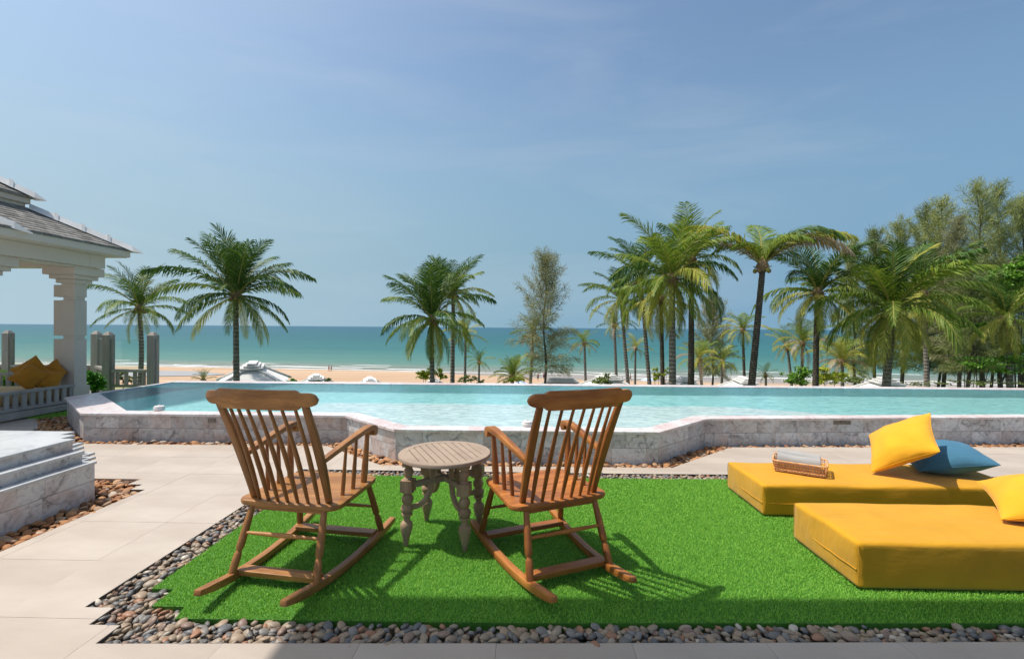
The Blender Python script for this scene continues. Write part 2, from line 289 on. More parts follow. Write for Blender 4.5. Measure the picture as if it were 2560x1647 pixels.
class B:
    """mesh builder"""
    def __init__(s): s.v = []; s.f = []
    def add(s, vs, fs):
        n = len(s.v); s.v += [tuple(q) for q in vs]; s.f += [tuple(i+n for i in f) for f in fs]; return s
    def box(s, c, d, rot=None):
        x, y, z = (q/2 for q in d); vs = [V((i*x, j*y, k*z)) for i in (-1, 1) for j in (-1, 1) for k in (-1, 1)]
        if rot is not None: vs = [rot @ q for q in vs]
        return s.add([q+V(c) for q in vs], [(0, 1, 3, 2), (4, 6, 7, 5), (0, 4, 5, 1), (2, 3, 7, 6), (0, 2, 6, 4), (1, 5, 7, 3)])
    def bar(s, a, b, w, h, up=(0, 0, 1)):
        a, b = V(a), V(b); d = (b-a); L = d.length; d.normalize(); u = V(up); sx = d.cross(u)
        if sx.length < 1e-4: sx = d.cross(V((1, 0, 0)))
        sx.normalize(); uz = sx.cross(d)
        m = M((sx, d, uz)).transposed(); return s.box((a+b)/2, (w, L, h), m)
    def prism(s, poly, z0, z1):
        n = len(poly); ar = sum(poly[i][0]*poly[(i+1) % n][1]-poly[(i+1) % n][0]*poly[i][1] for i in range(n))
        if ar < 0: poly = poly[::-1]
        vs = [(x, y, z0) for x, y in poly]+[(x, y, z1) for x, y in poly]
        return s.add(vs, [tuple(range(n))[::-1], tuple(range(n, 2*n))]+[(i, (i+1) % n, n+(i+1) % n, n+i) for i in range(n)])
    def loft(s, rings, cap=True, close=True):
        n = len(rings[0]); vs = [q for r in rings for q in r]; fs = []
        for k in range(len(rings)-1):
            for i in range(n if close else n-1):
                j = (i+1) % n; fs.append((k*n+i, k*n+j, (k+1)*n+j, (k+1)*n+i))
        if cap: fs += [tuple(range(n))[::-1], tuple(range((len(rings)-1)*n, len(rings)*n))]
        return s.add(vs, fs)
    def tube(s, pts, rad, n=8, cap=True):
        pts = [V(p) for p in pts]; rings = []; ref = None
        for i, p in enumerate(pts):
            d = (pts[min(i+1, len(pts)-1)]-pts[max(i-1, 0)])
            d = d.normalized() if d.length > 1e-9 else V((0, 0, 1))
            if ref is None: ref = d.orthogonal().normalized()
            ref = (ref-d*ref.dot(d)); ref = ref.normalized() if ref.length > 1e-6 else d.orthogonal().normalized()
            o2 = d.cross(ref); r = rad[i] if isinstance(rad, (list, tuple)) else rad
            rings.append([p+(ref*cos(2*pi*k/n)+o2*sin(2*pi*k/n))*r for k in range(n)])
        return s.loft(rings, cap)
    def sweep(s, pts, w, h, up=V((0, 0, 1))):
        """rectangular section along pts; w across, h along up"""
        pts = [V(p) for p in pts]; rings = []
        for i, p in enumerate(pts):
            d = (pts[min(i+1, len(pts)-1)]-pts[max(i-1, 0)]).normalized(); sx = d.cross(up).normalized(); u = sx.cross(d)
            ww = w[i] if isinstance(w, (list, tuple)) else w; hh = h[i] if isinstance(h, (list, tuple)) else h
            rings.append([p+sx*a*ww/2+u*b*hh/2 for a, b in ((-1, -1), (1, -1), (1, 1), (-1, 1))])
        return s.loft(rings)
    def lathe(s, a, prof, n=12, axis=V((0, 0, 1))):
        a = V(a); return s.tube([a+axis*z for z, r in prof], [r for z, r in prof], n)
    def mesh(s, name, mat=None, bevel=0, smooth=False, seg=2, angle=40):
        me = bpy.data.meshes.new(name); me.from_pydata(s.v, [], s.f)
        if mat: me.materials.append(MT[mat] if isinstance(mat, str) else mat)
        bm = bmesh.new(); bm.from_mesh(me)
        if bevel:
            bmesh.ops.recalc_face_normals(bm, faces=bm.faces)
            ed = [e for e in bm.edges if len(e.link_faces) == 2 and e.calc_face_angle(0) > R(30)]
            bmesh.ops.bevel(bm, geom=ed, offset=bevel, segments=seg, affect='EDGES', profile=.5, clamp_overlap=True)
        bmesh.ops.recalc_face_normals(bm, faces=bm.faces); bm.to_mesh(me); bm.free()
        if smooth:
            me.shade_smooth()
            try: me.set_sharp_from_angle(angle=R(angle))
            except Exception: pass
        return me
    def obj(s, name, mat, parent=None, bevel=0, smooth=False, seg=2, **k):
        return link(name, s.mesh(name, mat, bevel, smooth, seg), parent, **k)
def np_mesh(name, co, tris, mat, smooth=False):
    co = np.asarray(co, np.float32).reshape(-1, 3); tris = np.asarray(tris, np.int32); k = tris.shape[1]
    me = bpy.data.meshes.new(name); me.vertices.add(len(co)); me.vertices.foreach_set('co', co.ravel())
    me.loops.add(tris.size); me.loops.foreach_set('vertex_index', tris.ravel()); me.polygons.add(len(tris))
    me.polygons.foreach_set('loop_start', np.arange(0, tris.size, k, dtype=np.int32)); me.update(calc_edges=True)
    me.materials.append(MT[mat] if isinstance(mat, str) else mat)
    if smooth: me.shade_smooth()
    return me
def inside(p, poly):
    x, y = p; c = False; n = len(poly); j = n-1
    for i in range(n):
        xi, yi = poly[i]; xj, yj = poly[j]
        if (yi > y) != (yj > y) and x < (xj-xi)*(y-yi)/(yj-yi)+xi: c = not c
        j = i
    return c

# ------------------------------------------------------------ plan of the terrace (metres, deck at z = 0)
BED = [(-2.31, 4.81), (-2.31, 2.41), (-2.155, 2.41), (-2.155, 2.27), (-1.995, 2.27), (-1.995, 2.135), (0, 2.20), (2.4, 2.285), (7.2, 2.42), (7.2, 4.92), (1.2, 4.81)]
TURF = [(-2.10, 4.64), (-2.10, 2.60), (-1.97, 2.60), (-1.97, 2.44), (-1.79, 2.44), (-1.77, 2.34), (0, 2.36), (2.6, 2.44), (7.0, 2.57), (7.0, 4.80), (1.2, 4.655)]
# pool outline (outer edge of the coping)
PO = [(-7.13, 9.5), (-7.18, 7.14), (-5.70, 5.88), (-2.27, 5.93), (-1.42, 5.16), (1.545, 5.185), (2.38, 5.985), (6.9, 6.36), (14.5, 6.98), (14.5, 9.8)]
PNEAR = [(-9.0, 8.5), (-6.17, 5.70), (-2.43, 5.76), (-1.52, 4.99), (1.63, 5.03), (2.66, 5.94), (6.49, 6.14), (14.5, 6.6)]    # deck edge of the stone strip by the pool
STRIPP = PNEAR + [(14.5, 7.2), (14.5, 9.7), (-7.3, 9.5), (-7.3, 8.5)]
SX = -3.42
STEPBED = [(SX, 0.0), (SX, 4.15), (SX-.135, 4.15), (SX-.135, 4.285), (SX-.275, 4.285), (SX-.275, 4.43), (-9.2, 4.43), (-9.2, 0.0)]

# terrain, beach and sea ------------------------------------------------
def Ys(x): return 132-.105*x
def gz(x, y):
    t = (y-9.5)/(Ys(x)-9.5); K = [(0, -5.2), (.25, -6.8), (.5, -8.5), (.75, -10.2), (.93, -11.2), (1, -11.5), (1.5, -13.5), (3, -16)]
    if t <= 0: return -5.2
    for (a, za), (b, zb) in zip(K, K[1:]):
        if t <= b: return za+(zb-za)*(t-a)/(b-a)
    return -16
xs = [-900, -600, -400]+list(range(-300, 301, 12))+[400, 600, 900]; ts = [-1, 0]+[i/40 for i in range(1, 44)]+[1.3, 2]
vs = []; fs = []
for i, x in enumerate(xs):
    for j, q in enumerate(ts):
        y = 9.5+q*(Ys(x)-9.5) if q >= 0 else -120; vs.append((x, y, gz(x, y)+(.12*NZ.noise(V((x*.06, y*.2, 0))) if .1 < q < 1 else 0)))
n = len(ts)
for i in range(len(xs)-1):
    for j in range(n-1): fs.append((i*n+j, (i+1)*n+j, (i+1)*n+j+1, i*n+j+1))
tag(B().add(vs, fs).obj('beach', 'sand', smooth=True), kind='structure')
b = B(); sx = [-30000, -8000, -2000, -600, -300, 0, 300, 600, 2000, 8000, 30000]; sy = [60, 200, 600, 2000, 8000, 50000]
b.add([(x, y, -11.5) for x in sx for y in sy], [(i*6+j, (i+1)*6+j, (i+1)*6+j+1, i*6+j+1) for i in range(10) for j in range(5)])
tag(b.obj('sea', 'sea'), kind='structure')
# foam lines
def foam(x0, x1, off, w, seed, gap=.0):
    r = random.Random(seed); vs = []; fs = []; x = x0; k = 0
    while x < x1:
        y = Ys(x)+off+1.6*NZ.noise(V((x*.035, seed*9.1, 0)))*2+.6*NZ.noise(V((x*.2, seed*3.3, 1)))
        ww = w*(.35+1.1*abs(NZ.noise(V((x*.11, seed*5., 4))))*2)
        if NZ.noise(V((x*.05, seed*2.7, 8))) < gap: ww = .02
        zz = max(-11.5, gz(x, y))+.05
        vs += [(x, y-ww, zz), (x, y, zz+.12), (x, y+ww, zz)]
        if k: fs += [(3*k-3, 3*k, 3*k+1, 3*k-2), (3*k-2, 3*k+1, 3*k+2, 3*k-1)]
        k += 1; x += 1.5
    return B().add(vs, fs)
FM = [(-260, 240, -1.5, .8, 1, -.9), (-200, 240, 3.5, .6, 2, .0), (-210, 240, 10, .6, 3, .25), (-220, 200, 17, .5, 4, .32), (20, 240, -12, .8, 6, -.25), (-300, 20, 6, .5, 7, .1)]
for a in FM: tag(foam(*a).obj('foam_line', 'foam', smooth=True), kind='structure')
# tidal pool left on the sand
def ground_at(px, py):
    d = ray(px, py); o = V((0, 0, EYE)); y = 20
    while y < 200:
        q = o+d*(y/d.y)
        if q.z <= gz(q.x, q.y)+.05: return V((q.x, q.y, gz(q.x, q.y)))
        y += .25
    return o+d*(130/d.y)
b = B(); up_ = [ground_at(x, y) for x, y in ((60, 928), (250, 926), (380, 926.5), (470, 928), (530, 931.5), (562, 935))]; dn_ = [ground_at(x, y) for x, y in ((60, 945), (250, 943), (380, 941), (470, 940), (530, 938.5), (562, 936))]
b.add([p+V((0, 0, .12)) for p in up_+dn_], [(i, i+1, i+7, i+6) for i in range(5)])
wet = rough_mat('wet_sand_pool', (.30, .27, .25), (.36, .33, .31), .3, .35)
tag(b.obj('tidal_pool', wet), kind='structure')

# terrace body
b = B().prism([(-40, -30), (40, -30), (40, 9.62), (-7.3, 9.62), (-40, 9.62)], -6.5, -.07); tag(b.obj('terrace', 'earth'), kind='structure')

# deck with tiles ---------------------------------------------------------
deck = tag(B().prism([(-9, .5), (8.3, .5), (8.3, 4.6), (-9, 4.6)], -.069, -.066).obj('deck', 'grout'), kind='structure')
cut = bpy.data.objects.new('cutter', B().prism(BED, -.3, .3).mesh('c')); COL.objects.link(cut)
cut2 = bpy.data.objects.new('cutter2', B().prism(STEPBED, -.3, .3).mesh('c')); COL.objects.link(cut2)
cut3 = bpy.data.objects.new('cutter3', B().prism(PNEAR+[(14.5, 12), (-9.0, 12)], -.3, .3).mesh('c')); COL.objects.link(cut3)
PX, PY = .645, .575; cuts = []; keep = []
for i in range(-14, 14):
    for j in range(-2, 12):
        x0 = -.11+PX*i; y0 = 2.29-.155+PY*j-.0
        if j > 0: y0 = 2.89-PY+PY*(j-1)+.0
        if j <= 0: y0 = 2.315-PY+PY*j
        x1, y1 = x0+PX, y0+PY; cx, cy = (x0+x1)/2, (y0+y1)/2
        if y1 < .6 or x1 > 8.8: continue
        g = .0008
        probe = [(x0+a*PX, y0+c*PY) for a in (.02, .25, .5, .75, .98) for c in (.02, .25, .5, .75, .98)]
        def tst(poly): q = [inside(p, poly) for p in probe]; return all(q), any(q)
        far = PNEAR+[(14.5, 12), (-9.0, 12)]
        st = [tst(BED), tst(STEPBED), tst(far)]
        if any(a for a, _ in st): continue
        me = B().box((0, 0, -.015), (PX-2*g, PY-2*g, .03)).mesh('tile', 'tile')
        o = link('tile', me, deck, loc=(cx, cy, rnd.uniform(-.0006, .0006)))
        near_edge = [c for (a, an), c in zip(st, (cut, cut2, cut3)) if an]
        # corners of the beds may poke into a tile between probe points
        for c, poly in ((cut, BED), (cut2, STEPBED), (cut3, far)):
            if c not in near_edge and any(x0 < p[0] < x1 and y0 < p[1] < y1 for p in poly): near_edge.append(c)
        for c in near_edge:
            m = o.modifiers.new('b', 'BOOLEAN'); m.object = c; m.operation = 'DIFFERENCE'; m.solver = 'EXACT'
        if near_edge: cuts.append(o)
bpy.context.view_layer.update(); dg = bpy.context.evaluated_depsgraph_get()
for o in cuts:
    me = bpy.data.meshes.new_from_object(o.evaluated_get(dg)); o.modifiers.clear(); o.data = me
for o in cuts:
    if not len(o.data.polygons): bpy.data.objects.remove(o)
for c in (cut, cut2, cut3): bpy.data.objects.remove(c)

tag(B().prism([(-16, -14), (16, -14), (16, .56), (-16, .56)], -.069, -.004).obj('rear_deck', 'tile'), kind='structure')
# bed floors and metal edging
def edging(poly, idx, parent, t=.006, top=.0):
    for i in idx:
        a, c = poly[i], poly[(i+1) % len(poly)]; d = V((c[0]-a[0], c[1]-a[1], 0)).normalized()
        b = B().bar(V((*a, top-.03))-d*.003, V((*c, top-.03))+d*.003, t, .06-.002); b.obj('edging', 'metal', parent)
bed = tag(B().prism(BED, -.066, -.052).obj('pebble_bed', 'bedfloor'), kind='structure'); edging(BED, range(0, 8), bed); edging(BED, (9, 10), bed)
sbed = tag(B().prism([(SX, .3), *STEPBED[1:6], (-4.3, 4.43), (-4.3, .3)], -.064, -.05).obj('stone_bed', 'bedfloor'), kind='structure'); edging(STEPBED, range(0, 5), sbed)
pbed = tag(B().prism(STRIPP, -.062, -.048).obj('stone_strip', 'bedfloor'), kind='structure'); edging(PNEAR+[(14.5, 12)], range(0, 7), pbed)

# pebbles -------------------------------------------------------------
def pebble_meshes(name, mat, sub, n, seed):
    out = []; r = random.Random(seed)
    for k in range(n):
        bm = bmesh.new(); bmesh.ops.create_icosphere(bm, subdivisions=sub, radius=1)
        el = r.uniform(.55, .82); off = V((k*3.1, seed, 0))
        for v in bm.verts:
            p = v.co.copy(); q = 1+.22*NZ.noise(p*.9+off); v.co = V((p.x*q, p.y*el*q, p.z*q))
        me = bpy.data.meshes.new(name); bm.to_mesh(me); bm.free(); me.shade_smooth(); me.materials.append(MT[mat]); out.append(me)
    return out
def scatter(parent, poly, hole, mat, size, flat, sep, zr, seed, label, tilt=.35, x=None, y=None, layers=1, zb=-.045):
    r = random.Random(seed); X = x or (min(p[0] for p in poly), max(p[0] for p in poly)); Y = y or (min(p[1] for p in poly), max(p[1] for p in poly))
    cell = sep; pts = []
    for L in range(layers):
        grid = {}
        tries = int((X[1]-X[0])*(Y[1]-Y[0])/(sep*sep)*14)
        for _ in range(tries):
            px, py = r.uniform(*X), r.uniform(*Y)
            if not inside((px, py), poly) or (hole and inside((px, py), hole)): continue
            gx, gy = int(px//cell), int(py//cell)
            if any((px-q[0])**2+(py-q[1])**2 < sep*sep for a in (-1, 0, 1) for c in (-1, 0, 1) for q in grid.get((gx+a, gy+c), ())): continue
            grid.setdefault((gx, gy), []).append((px, py)); pts.append((px, py, zb+r.uniform(*zr)+L*size*flat*.9))
    items = []
    for px, py, pz in pts:
        sc = size*r.uniform(.6, 1.25)
        items.append((-sc/sqrt(px*px+py*py+(EYE)**2) if abs(px/max(py, .1)) < 1.2 else 0, px, py, pz, sc, r.uniform(0, 6.28), r.gauss(0, tilt), r.gauss(0, tilt), flat*r.uniform(.75, 1.2)))
    items.sort()
    big = pebble_meshes('pebble', mat, 2, 10, seed); small = pebble_meshes('p', mat, 1, 10, seed+1)
    for k, (_, px, py, pz, sc, a, t1, t2, fl) in enumerate(items[:300]):
        o = bpy.data.objects.new('pebble', big[k % 10]); COL.objects.link(o); o.parent = parent
        o.location = (px, py, pz); o.rotation_euler = (t1, t2, a); o.scale = (sc, sc, sc*fl)
    co = []; tr = []; nv = 0
    base = [(np.array([v.co[:] for v in m.vertices]), np.array([p.vertices[:] for p in m.polygons])) for m in small]
    for k, (_, px, py, pz, sc, a, t1, t2, fl) in enumerate(items[300:]):
        bv, bt = base[k % 10]; mt = np.array((M.Rotation(a, 3, 'Z') @ M.Rotation(t2, 3, 'Y') @ M.Rotation(t1, 3, 'X')) @ M.Diagonal((sc, sc, sc*fl)))
        co.append(bv @ mt.T+np.array((px, py, pz))); tr.append(bt+nv); nv += len(bv)
    if co: tag(link('pebble_fill', np_mesh('pebble_fill', np.concatenate(co), np.concatenate(tr), mat, True), parent), kind='stuff')
    for m in small: bpy.data.meshes.remove(m)
    return len(items)
scatter(bed, [(p[0], p[1]) for p in BED], [(-2.12, 4.66), (-2.12, 2.58), (-1.99, 2.58), (-1.99, 2.42), (-1.81, 2.42), (-1.79, 2.322), (0, 2.342), (2.6, 2.422), (7, 2.552), (7, 4.82), (1.2, 4.675)], 'peb', .0305, .44, .0355, (-.004, .010), 11, '', .3, layers=2, zb=-.034)
scatter(sbed, STEPBED, [(-3.72, 0), (-3.72, 3.97), (-3.85, 3.97), (-3.85, 4.11), (-3.98, 4.11), (-3.98, 4.25), (-9.2, 4.25), (-9.2, 0)], 'terr', .040, .42, .056, (-.004, .008), 12, '', .2, x=(-4.6, SX), y=(1.7, 4.43), layers=2, zb=-.04)
POg = [(x, y) for x, y in PO]
scatter(pbed, STRIPP, POg, 'terr', .046, .42, .060, (-.004, .014), 13, '', .28, x=(-8.5, 9.2), y=(4.98, 8.0), layers=2, zb=-.04)

# artificial turf -------------------------------------------------------
turf = tag(B().prism(TURF, -.05, -.006).obj('turf_base', 'turfbase'), kind='structure')
def blades(name, poly, X, Y, n, h, w, seed, z=-.012):
    g = np.random.default_rng(seed); px = g.uniform(X[0], X[1], n); py = g.uniform(Y[0], Y[1], n)
    k = np.array([inside((a, c), poly) for a, c in zip(px, py)]); px, py = px[k], py[k]; m = len(px)
    a = g.uniform(0, 2*pi, m); hh = h*g.uniform(.6, 1.15, m); ln = hh*g.uniform(.15, 1.0, m); tw = a+g.uniform(-.9, .9, m)+pi/2; ww = w*g.uniform(.7, 1.3, m)
    root = np.stack([px, py, np.full(m, z)], 1); side = np.stack([np.cos(tw), np.sin(tw), np.zeros(m)], 1)*ww[:, None]/2
    dr = np.stack([np.cos(a), np.sin(a), np.zeros(m)], 1)
    mid = root+dr*(ln*.35)[:, None]; mid[:, 2] += hh*.6; tip = root+dr*ln[:, None]; tip[:, 2] += hh
    co = np.stack([root-side, root+side, mid-side*.9, mid+side*.9, tip], 1); i = np.arange(m)[:, None]*5
    tr = np.concatenate([i+[0, 1, 3], i+[0, 3, 2], i+[2, 3, 4]], 1).reshape(-1, 3)
    return tag(link(name, np_mesh(name, co.reshape(-1, 3), tr, 'blade')), kind='stuff')
tag(blades('turf_grass', TURF, (-2.12, 4.9), (2.33, 4.8), 600000, .0135, .0025, 3, -.006), 'short bright green artificial grass', 'grass')
bpy.data.objects['turf_grass'].data.name = 'turf_grass'

# pool --------------------------------------------------------------------
pool = thing('pool', 'raised infinity pool faced in veined marble with pale coping', 'pool')
def off_poly(P, ds):
    """inward offset of open polyline P, ds per segment (left of travel)"""
    L = []
    for (a, c), d in zip(zip(P, P[1:]), ds):
        t_ = V((c[0]-a[0], c[1]-a[1])).normalized(); nrm = V((-t_.y, t_.x)); L.append((V(a)+nrm*d, t_))
    out = [tuple(L[0][0])]
    for (p, u), (q, w) in zip(L, L[1:]):
        den = u.x*w.y-u.y*w.x; s_ = ((q.x-p.x)*w.y-(q.y-p.y)*w.x)/den if abs(den) > 1e-6 else 0; out.append(tuple(p+u*s_ if abs(den) > 1e-6 else q))
    p, u = L[-1]; q = V(P[-1]); out.append(tuple(p+u*(q-V(P[-2])).length)); return out
PF = PO[:9]                              # far-left corner round the front to the right
WIN = [.10, .44, .22, .22, .22, .22, .20, .20]; PI_ = off_poly(PF, WIN)
PW = off_poly(PF, [.03]*8)               # wall face just inside the coping nose
PK = off_poly(PF, [.045]*8); PB = off_poly(PF, [.16]*8)
for i in range(8):
    a, c, e, f_ = PK[i], PK[i+1], PB[i+1], PB[i]; B().prism([a, c, e, f_], -.06, .31).obj('wall', 'earth', pool)
rt = random.Random(5)
for i in range(8):
    a, c = V((*PW[i], 0)), V((*PW[i+1], 0)); L = (c-a).length; d = (c-a)/L; nrm = V((d.y, -d.x, 0))
    mat = 'marblew' if i in (1, 2, 3) else 'marble'
    for row in range(2):
        z0, z1 = (.158, .3185) if row == 0 else (-.05, .156); s_ = 0; s_next = rt.uniform(.15, .4)
        while s_ < L-1e-3:
            e = min(s_next, L); e = L if L-e < .08 else e
            p, q = a+d*(s_+.0008), a+d*(e-.0008); out = rt.uniform(0, .0015)
            B().bar((p+q)/2-d*((q-p).length/2)+V((0, 0, (z0+z1)/2))-nrm*(.0075-out), (p+q)/2+d*((q-p).length/2)+V((0, 0, (z0+z1)/2))-nrm*(.0075-out), .014, z1-z0-.0016).obj('tile', mat, pool)
            s_ = e; s_next = e+rt.choice((.30, .34, .38, .42))
for i in range(8):                        # coping slabs
    a, c, e, f_ = (V(q) for q in (PF[i], PF[i+1], PI_[i+1], PI_[i])); L = (c-a).length; k = max(1, round(L/.85))
    for j in range(k):
        t0, t1 = j/k, (j+1)/k; g = .0012/L
        q = [a.lerp(c, t0+g), a.lerp(c, t1-g), f_.lerp(e, t1-g), f_.lerp(e, t0+g)]
        B().prism([tuple(p) for p in q], .3195, .35).obj('coping', 'coping', pool, bevel=.004, seg=2)
# far infinity edge
for j in range(24):
    x0 = -7.13+j*.9; x1 = x0+.9; y = lambda x: 9.2+.006*(x+7.13)
    B().prism([(x0+.001, y(x0)), (x1-.001, y(x1)), (x1-.001, y(x1)+.3), (x0+.001, y(x0)+.3)], .305, .349).obj('coping', 'coping', pool, bevel=.004)
B().prism([(-7.1, 9.22), (14.4, 9.35), (14.4, 9.62), (-7.1, 9.62)], -6, .304).obj('far_wall', 'earth', pool)
# water sheet with a depth attribute that also carries the far wall's shade
WP = [PI_[0], *PI_[1:], (14.5, 9.33), (-7.03, 9.205)]
gx = np.arange(-7.2, 14.6, .15); gy = np.arange(5.2, 9.5, .11)
bm = bmesh.new(); vsb = [bm.verts.new((x, y, .336)) for x, y in WP]; bm.faces.new(vsb)
for x in gx[1:]: bmesh.ops.bisect_plane(bm, geom=bm.verts[:]+bm.edges[:]+bm.faces[:], plane_co=(x, 0, 0), plane_no=(1, 0, 0))
for y in gy[1:]: bmesh.ops.bisect_plane(bm, geom=bm.verts[:]+bm.edges[:]+bm.faces[:], plane_co=(0, y, 0), plane_no=(0, 1, 0))
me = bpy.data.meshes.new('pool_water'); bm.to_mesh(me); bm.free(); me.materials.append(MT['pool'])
def sst(a, b_, x): q = min(1, max(0, (x-a)/(b_-a))); return q*q*(3-2*q)
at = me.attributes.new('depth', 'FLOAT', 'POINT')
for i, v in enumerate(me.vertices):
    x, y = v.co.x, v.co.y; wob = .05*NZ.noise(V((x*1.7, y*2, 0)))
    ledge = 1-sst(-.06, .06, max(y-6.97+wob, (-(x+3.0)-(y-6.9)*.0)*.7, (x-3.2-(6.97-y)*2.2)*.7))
    deep_shade = max(.62*sst(8.02, 8.14, y+wob-.02*max(0, x)), sst(.0, .35, -(x+4.86-(y-6.4)*.18)+wob))  # far band: shade on the far wall painted as darker water
    at.data[i].value = (.5+.5*deep_shade)*(1-ledge) if y < 7.6 else .5+.5*deep_shade
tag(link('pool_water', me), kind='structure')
# depth plates on the wall
FONT = None
def text(s_, size, loc, rz, parent, ext=.0006, name='lettering'):
    cu = bpy.data.curves.new('lettering', 'FONT'); cu.body = s_; cu.size = size; cu.extrude = ext; cu.align_x = 'CENTER'; cu.align_y = 'CENTER'
    o = bpy.data.objects.new('tmp', cu); COL.objects.link(o); bpy.context.view_layer.update()
    me = bpy.data.meshes.new_from_object(o.evaluated_get(bpy.context.evaluated_depsgraph_get())); bpy.data.objects.remove(o)
    me.materials.clear(); me.materials.append(MT['ink']); return link(name, me, parent, loc, (pi/2, 0, rz))
def plate(i, px, y0, y1, w, txt, icons, label):
    a, c = V((*PW[i], 0)), V((*PW[i+1], 0)); d = (c-a).normalized(); nrm = V((d.y, -d.x, 0))
    rr = ray(px, (y0+y1)/2); s_ = (a-V((0, 0, EYE))).dot(nrm)/rr.dot(nrm); p = V((0, 0, EYE))+rr*s_
    pt = thing('depth_plate', label, 'sign', p+nrm*.002, atan2(d.y, d.x))
    h = .062; B().box((0, -.002, 0), (w, .006, h)).obj('plate', 'plate', pt)
    if icons:
        text(txt, .05, (-w*.25, -.0056, -.002), 0, pt)
        B().box((-.02, -.0056, 0), (.003, .001, .045)).obj('divider', 'ink', pt)
        for k, xx in enumerate((w*.13, w*.36)):
            b = B()
            if k == 0:
                for q in range(16):
                    A0, A1 = 2*pi*q/16, 2*pi*(q+1)/16; b.bar((xx+.021*cos(A0), -.0056, .021*sin(A0)), (xx+.021*cos(A1), -.0056, .021*sin(A1)), .001, .004, up=(0, 1, 0))
                b.bar((xx-.014, -.0056, .014), (xx+.014, -.0056, -.014), .001, .004, up=(0, 1, 0)); b.box((xx, -.0056, .002), (.009, .001, .012))
            else:
                b.box((xx, -.0056, -.017), (.045, .001, .005)); b.box((xx, -.0056, -.008), (.035, .001, .004)); b.bar((xx-.016, -.0056, 0), (xx+.01, -.0056, .016), .001, .006, up=(0, 1, 0)); b.box((xx+.014, -.0056, .008), (.008, .001, .008))
            b.obj('icon', 'ink', pt)
    else: text(txt, .045, (0, -.0056, -.002), 0, pt)
plate(6, 2105, 1050, 1060, .235, '1.2 M', True, 'brown plate with depth mark and icons on the wall right of the chairs')
plate(2, 530, 1047, 1055, .105, '1.2 M', False, 'small brown plate with depth mark on the wall behind the left chair')
# skimmer pots on the coping
def pot(p, label):
    t_ = thing('stone_pot', label, 'pot', p, 0, 'round stone pots on the pool coping')
    B().lathe((0, 0, 0), [(0, .055), (.004, .062), (.02, .066), (.04, .064), (.046, .058)], 20).obj('bowl', 'cap', t_, smooth=True)
    B().lathe((0, 0, .047), [(0, .06), (.008, .061), (.013, .05), (.015, .012), (.022, .014), (.028, .009), (.029, .002)], 20).obj('lid', 'cap', t_, smooth=True)
q = onz(395, 1026, .35); pot((q.x, q.y+.02, .3505), 'round white stone pot with lid on the left stretch of coping')
q = onz(1318, 1066, .35); pot((q.x, q.y+.03, .3505), 'round white stone pot on the coping behind the right chair')

# marble steps at left ------------------------------------------------------
def zig(x0, y0, dx, n=2, s_=.135, back=-9.2, y_near=-2): 
    p = [(x0, y_near), (x0, y0)]
    x, y = x0, y0
    for _ in range(n): p += [(x-s_, y), (x-s_, y+s_)]; x -= s_; y += s_
    return p+[(back, y), (back, y_near)]
steps = thing('marble_steps', 'white marble steps and platform at the left edge of the deck', 'steps')
LV = [(-3.70, 3.96, .0, .31), (-3.775, 3.925, .31, .41), (-3.865, 3.93, .41, .51)]
for k, (x0, y0, z0, z1) in enumerate(LV):
    B().prism(zig(x0-.02, y0-.02, 0), z0-.05 if k == 0 else z0, z1-.022).obj('riser', 'earth' if k == 0 else 'marblew', steps)
    B().prism(zig(x0+.006, y0+.006, 0), z1-.0215, z1).obj('tread', 'stepw', steps, bevel=.004)
# facing tiles of the tall side
rt = random.Random(9)
for row, (z0, z1) in enumerate(((.150, .2875), (-.05, .148))):
    y = 3.955; 
    while y > 1.2:
        L = rt.choice((.36, .44, .5, .56)) if y < 3.95 or row else .42
        B().box((-3.713, y-L/2, (z0+z1)/2), (.014+rt.uniform(0, .002), L-.002, z1-z0-.001)).obj('tile', 'marblew', steps); y -= L
for k, (x0, y0, z0, z1) in enumerate(LV[1:]):
    y = y0-.005
    while y > 1.2:
        L = rt.choice((.4, .5, .6)); B().box((x0-.0135, y-L/2, (z0+z1)/2-.0105), (.013+rt.uniform(0, .002), L-.002, z1-z0-.0235)).obj('tile', 'marblew', steps); y -= L
# path slab and side turf at the far left
pth = tag(B().prism([(-9.6, 4.5), (-5.9, 4.5), (-5.9, 5.42), (-6.78, 6.36), (-7.65, 7.17), (-9.6, 7.17)], -.045, -.003).obj('path', 'stepw'), kind='structure')
LT = [(-12, 7.18), (-7.68, 7.18), (-7.35, 7.5), (-7.24, 9.58), (-12, 9.58)]
tb_ = tag(B().prism(LT, -.045, -.01).obj('side_turf_base', 'turfbase'), kind='structure')
tag(blades('side_turf_grass', LT, (-10, -7.2), (7.15, 9.0), 60000, .034, .006, 5), 'strip of artificial grass below the pavilion railing', 'grass')

